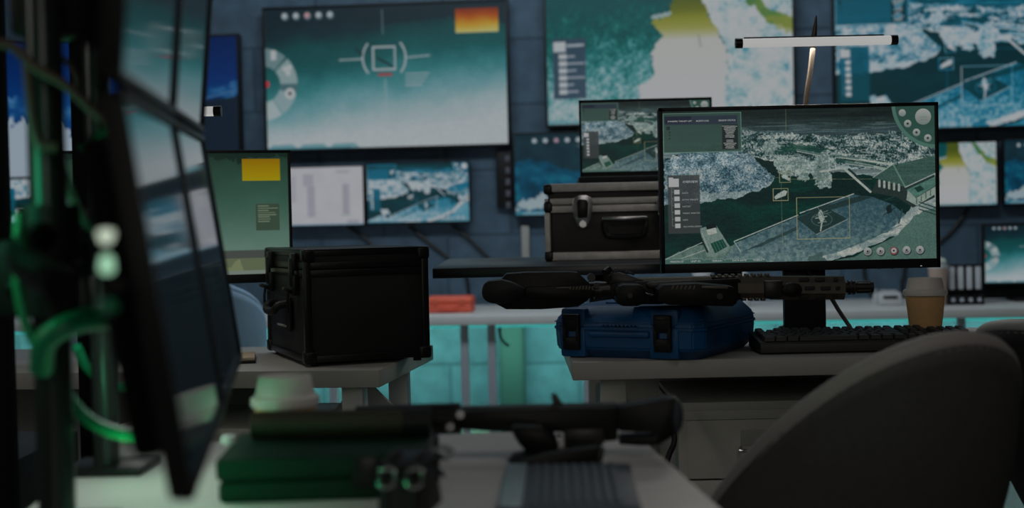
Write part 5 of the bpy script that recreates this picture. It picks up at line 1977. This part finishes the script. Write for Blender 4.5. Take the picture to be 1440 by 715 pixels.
# added glowing shapes that stand for bright glints beside the lower array monitor
cl = at(149, 333, .955)
c_ = thing('glint_glow', 'small twin glowing shapes standing for bright glints at near edge of the lower array monitor', 'lamp', cl, R(20))
MB().lathe([(.001, .005), (.0052, .0042), (.0056, .001), (.0035, -.004), (.0015, -.005)], n=24).build('glint_head', MT['glint_on'], c_)
MB().lathe([(.0015, -.012), (.004, -.0135), (.0052, -.021), (.0045, -.024), (.0015, -.0255)], n=24).build('lower_glint_head', MT['glint_pale_green'], c_)
MB().lathe([(.0025, -.042), (.0065, -.044), (.007, -.050), (.0025, -.052)], n=24).build('ring', MT['cable_green'], c_)
MB().cyl((0, .0, -.062), (0, 0, .008), .002, n=12).build('stem', MT['black_metal'], c_)
MB().box((.008, .032, -.034), (.010, .070, .007), bev=.002).build('clip', MT['black_plastic'], c_)

# loose black cables beside the right drawer unit
p = at(946, 640, 2.85)
tag(MB().tube([at(935, 660, 2.8), at(941, 640, 2.82), at(948, 622, 2.84), at(946, 600, 2.86), at(940, 570, 2.88)], .006, 8).build('loose_cable', MT['cable_black']), 'loose black cable hanging beside the pale drawer unit under the right desk', 'cable')


# ------------------------------------------------------------------ light
def area(name, loc, target, size, power, col, sy=None):
    d = bpy.data.lights.new(name, 'AREA')
    d.energy = power
    d.color = col
    d.size = size
    if sy:
        d.shape = 'RECTANGLE'
        d.size_y = sy
    o = bpy.data.objects.new(name, d)
    COL.objects.link(o)
    o.location = loc
    v = (Vector(target) - Vector(loc)).normalized()
    o.rotation_euler = v.to_track_quat('-Z', 'Y').to_euler()
    return o


area('left_key_light', (-3.0, 0.4, 2.0), (.5, 2.9, .75), 1.0, 8, (1.0, .93, .84))
area('added_overhead_fill', (.45, 1.0, 2.5), (.40, 1.5, .75), .8, 3.2, (1.0, .95, .90))  # added overhead lamp without a fixture, lifts the foreground table top
area('front_fill_light', (.3, -2.3, 1.75), (.6, 2.9, .6), 1.2, 7.8, (1.0, .95, .86))
area('light_bar_glow', (.5 * (A_BAR.x + B_BAR.x), LY - .012, A_BAR.z - .014), (.5 * (A_BAR.x + B_BAR.x), LY - .25, .8), .34, 1.25, (1.0, .93, .83), .02)
area('green_cup_light', (-.50, 1.62, .862), (-.27, 1.72, .85), .04, .06, (.15, 1.0, .45))
area('ceiling_wall_wash', wallpt(.2, 1.3, 3.1), wallpt(.2, 0, 1.0), 5.0, 6, (.85, .93, 1.0), .4)
area('added_back_fill', wallpt(.2, 2.2, 3.1), wallpt(.2, .6, .7), 3.0, 40, (.80, .93, 1.0), .5)  # added lamp without a fixture, brightens the back desk and orange case
p = wallpt(0.2, .42, .605)
area('teal_under_desk_light', p, wallpt(.2, 0.0, .33), 6.0, 52, (.38, 1.0, .74), .06)
area('added_pole_fill', (-.455, 1.60, 1.0), (-.44, 1.60, .75), .10, .30, (.88, 1.0, .90))  # added lamp without a fixture, brightens the table around the poles
area('side_light_bar_glow', (L2.x - .105, 3.06 - .012, L2.z - .014), (L2.x - .05, 3.1, .8), .20, .55, (1.0, .95, .88), .02)
area('green_case_light', (-.40, 1.38, .80), (-.22, 1.54, .77), .05, .10, (.02, 1.0, .38))
area('green_cable_light', (-.56, 1.30, 1.10), (-.46, 1.62, 1.0), .08, .13, (.06, 1.0, .45))

wd = bpy.data.worlds.new('room_dark')
wd.use_nodes = True
wd.node_tree.nodes['Background'].inputs['Color'].default_value = (.012, .015, .02, 1)
wd.node_tree.nodes['Background'].inputs['Strength'].default_value = .4
SC.world = wd

SC.view_settings.view_transform = 'Standard'
SC.view_settings.look = 'None'
SC.view_settings.exposure = 0.0
SC.view_settings.gamma = 1.0
SC.view_settings.use_curve_mapping = False
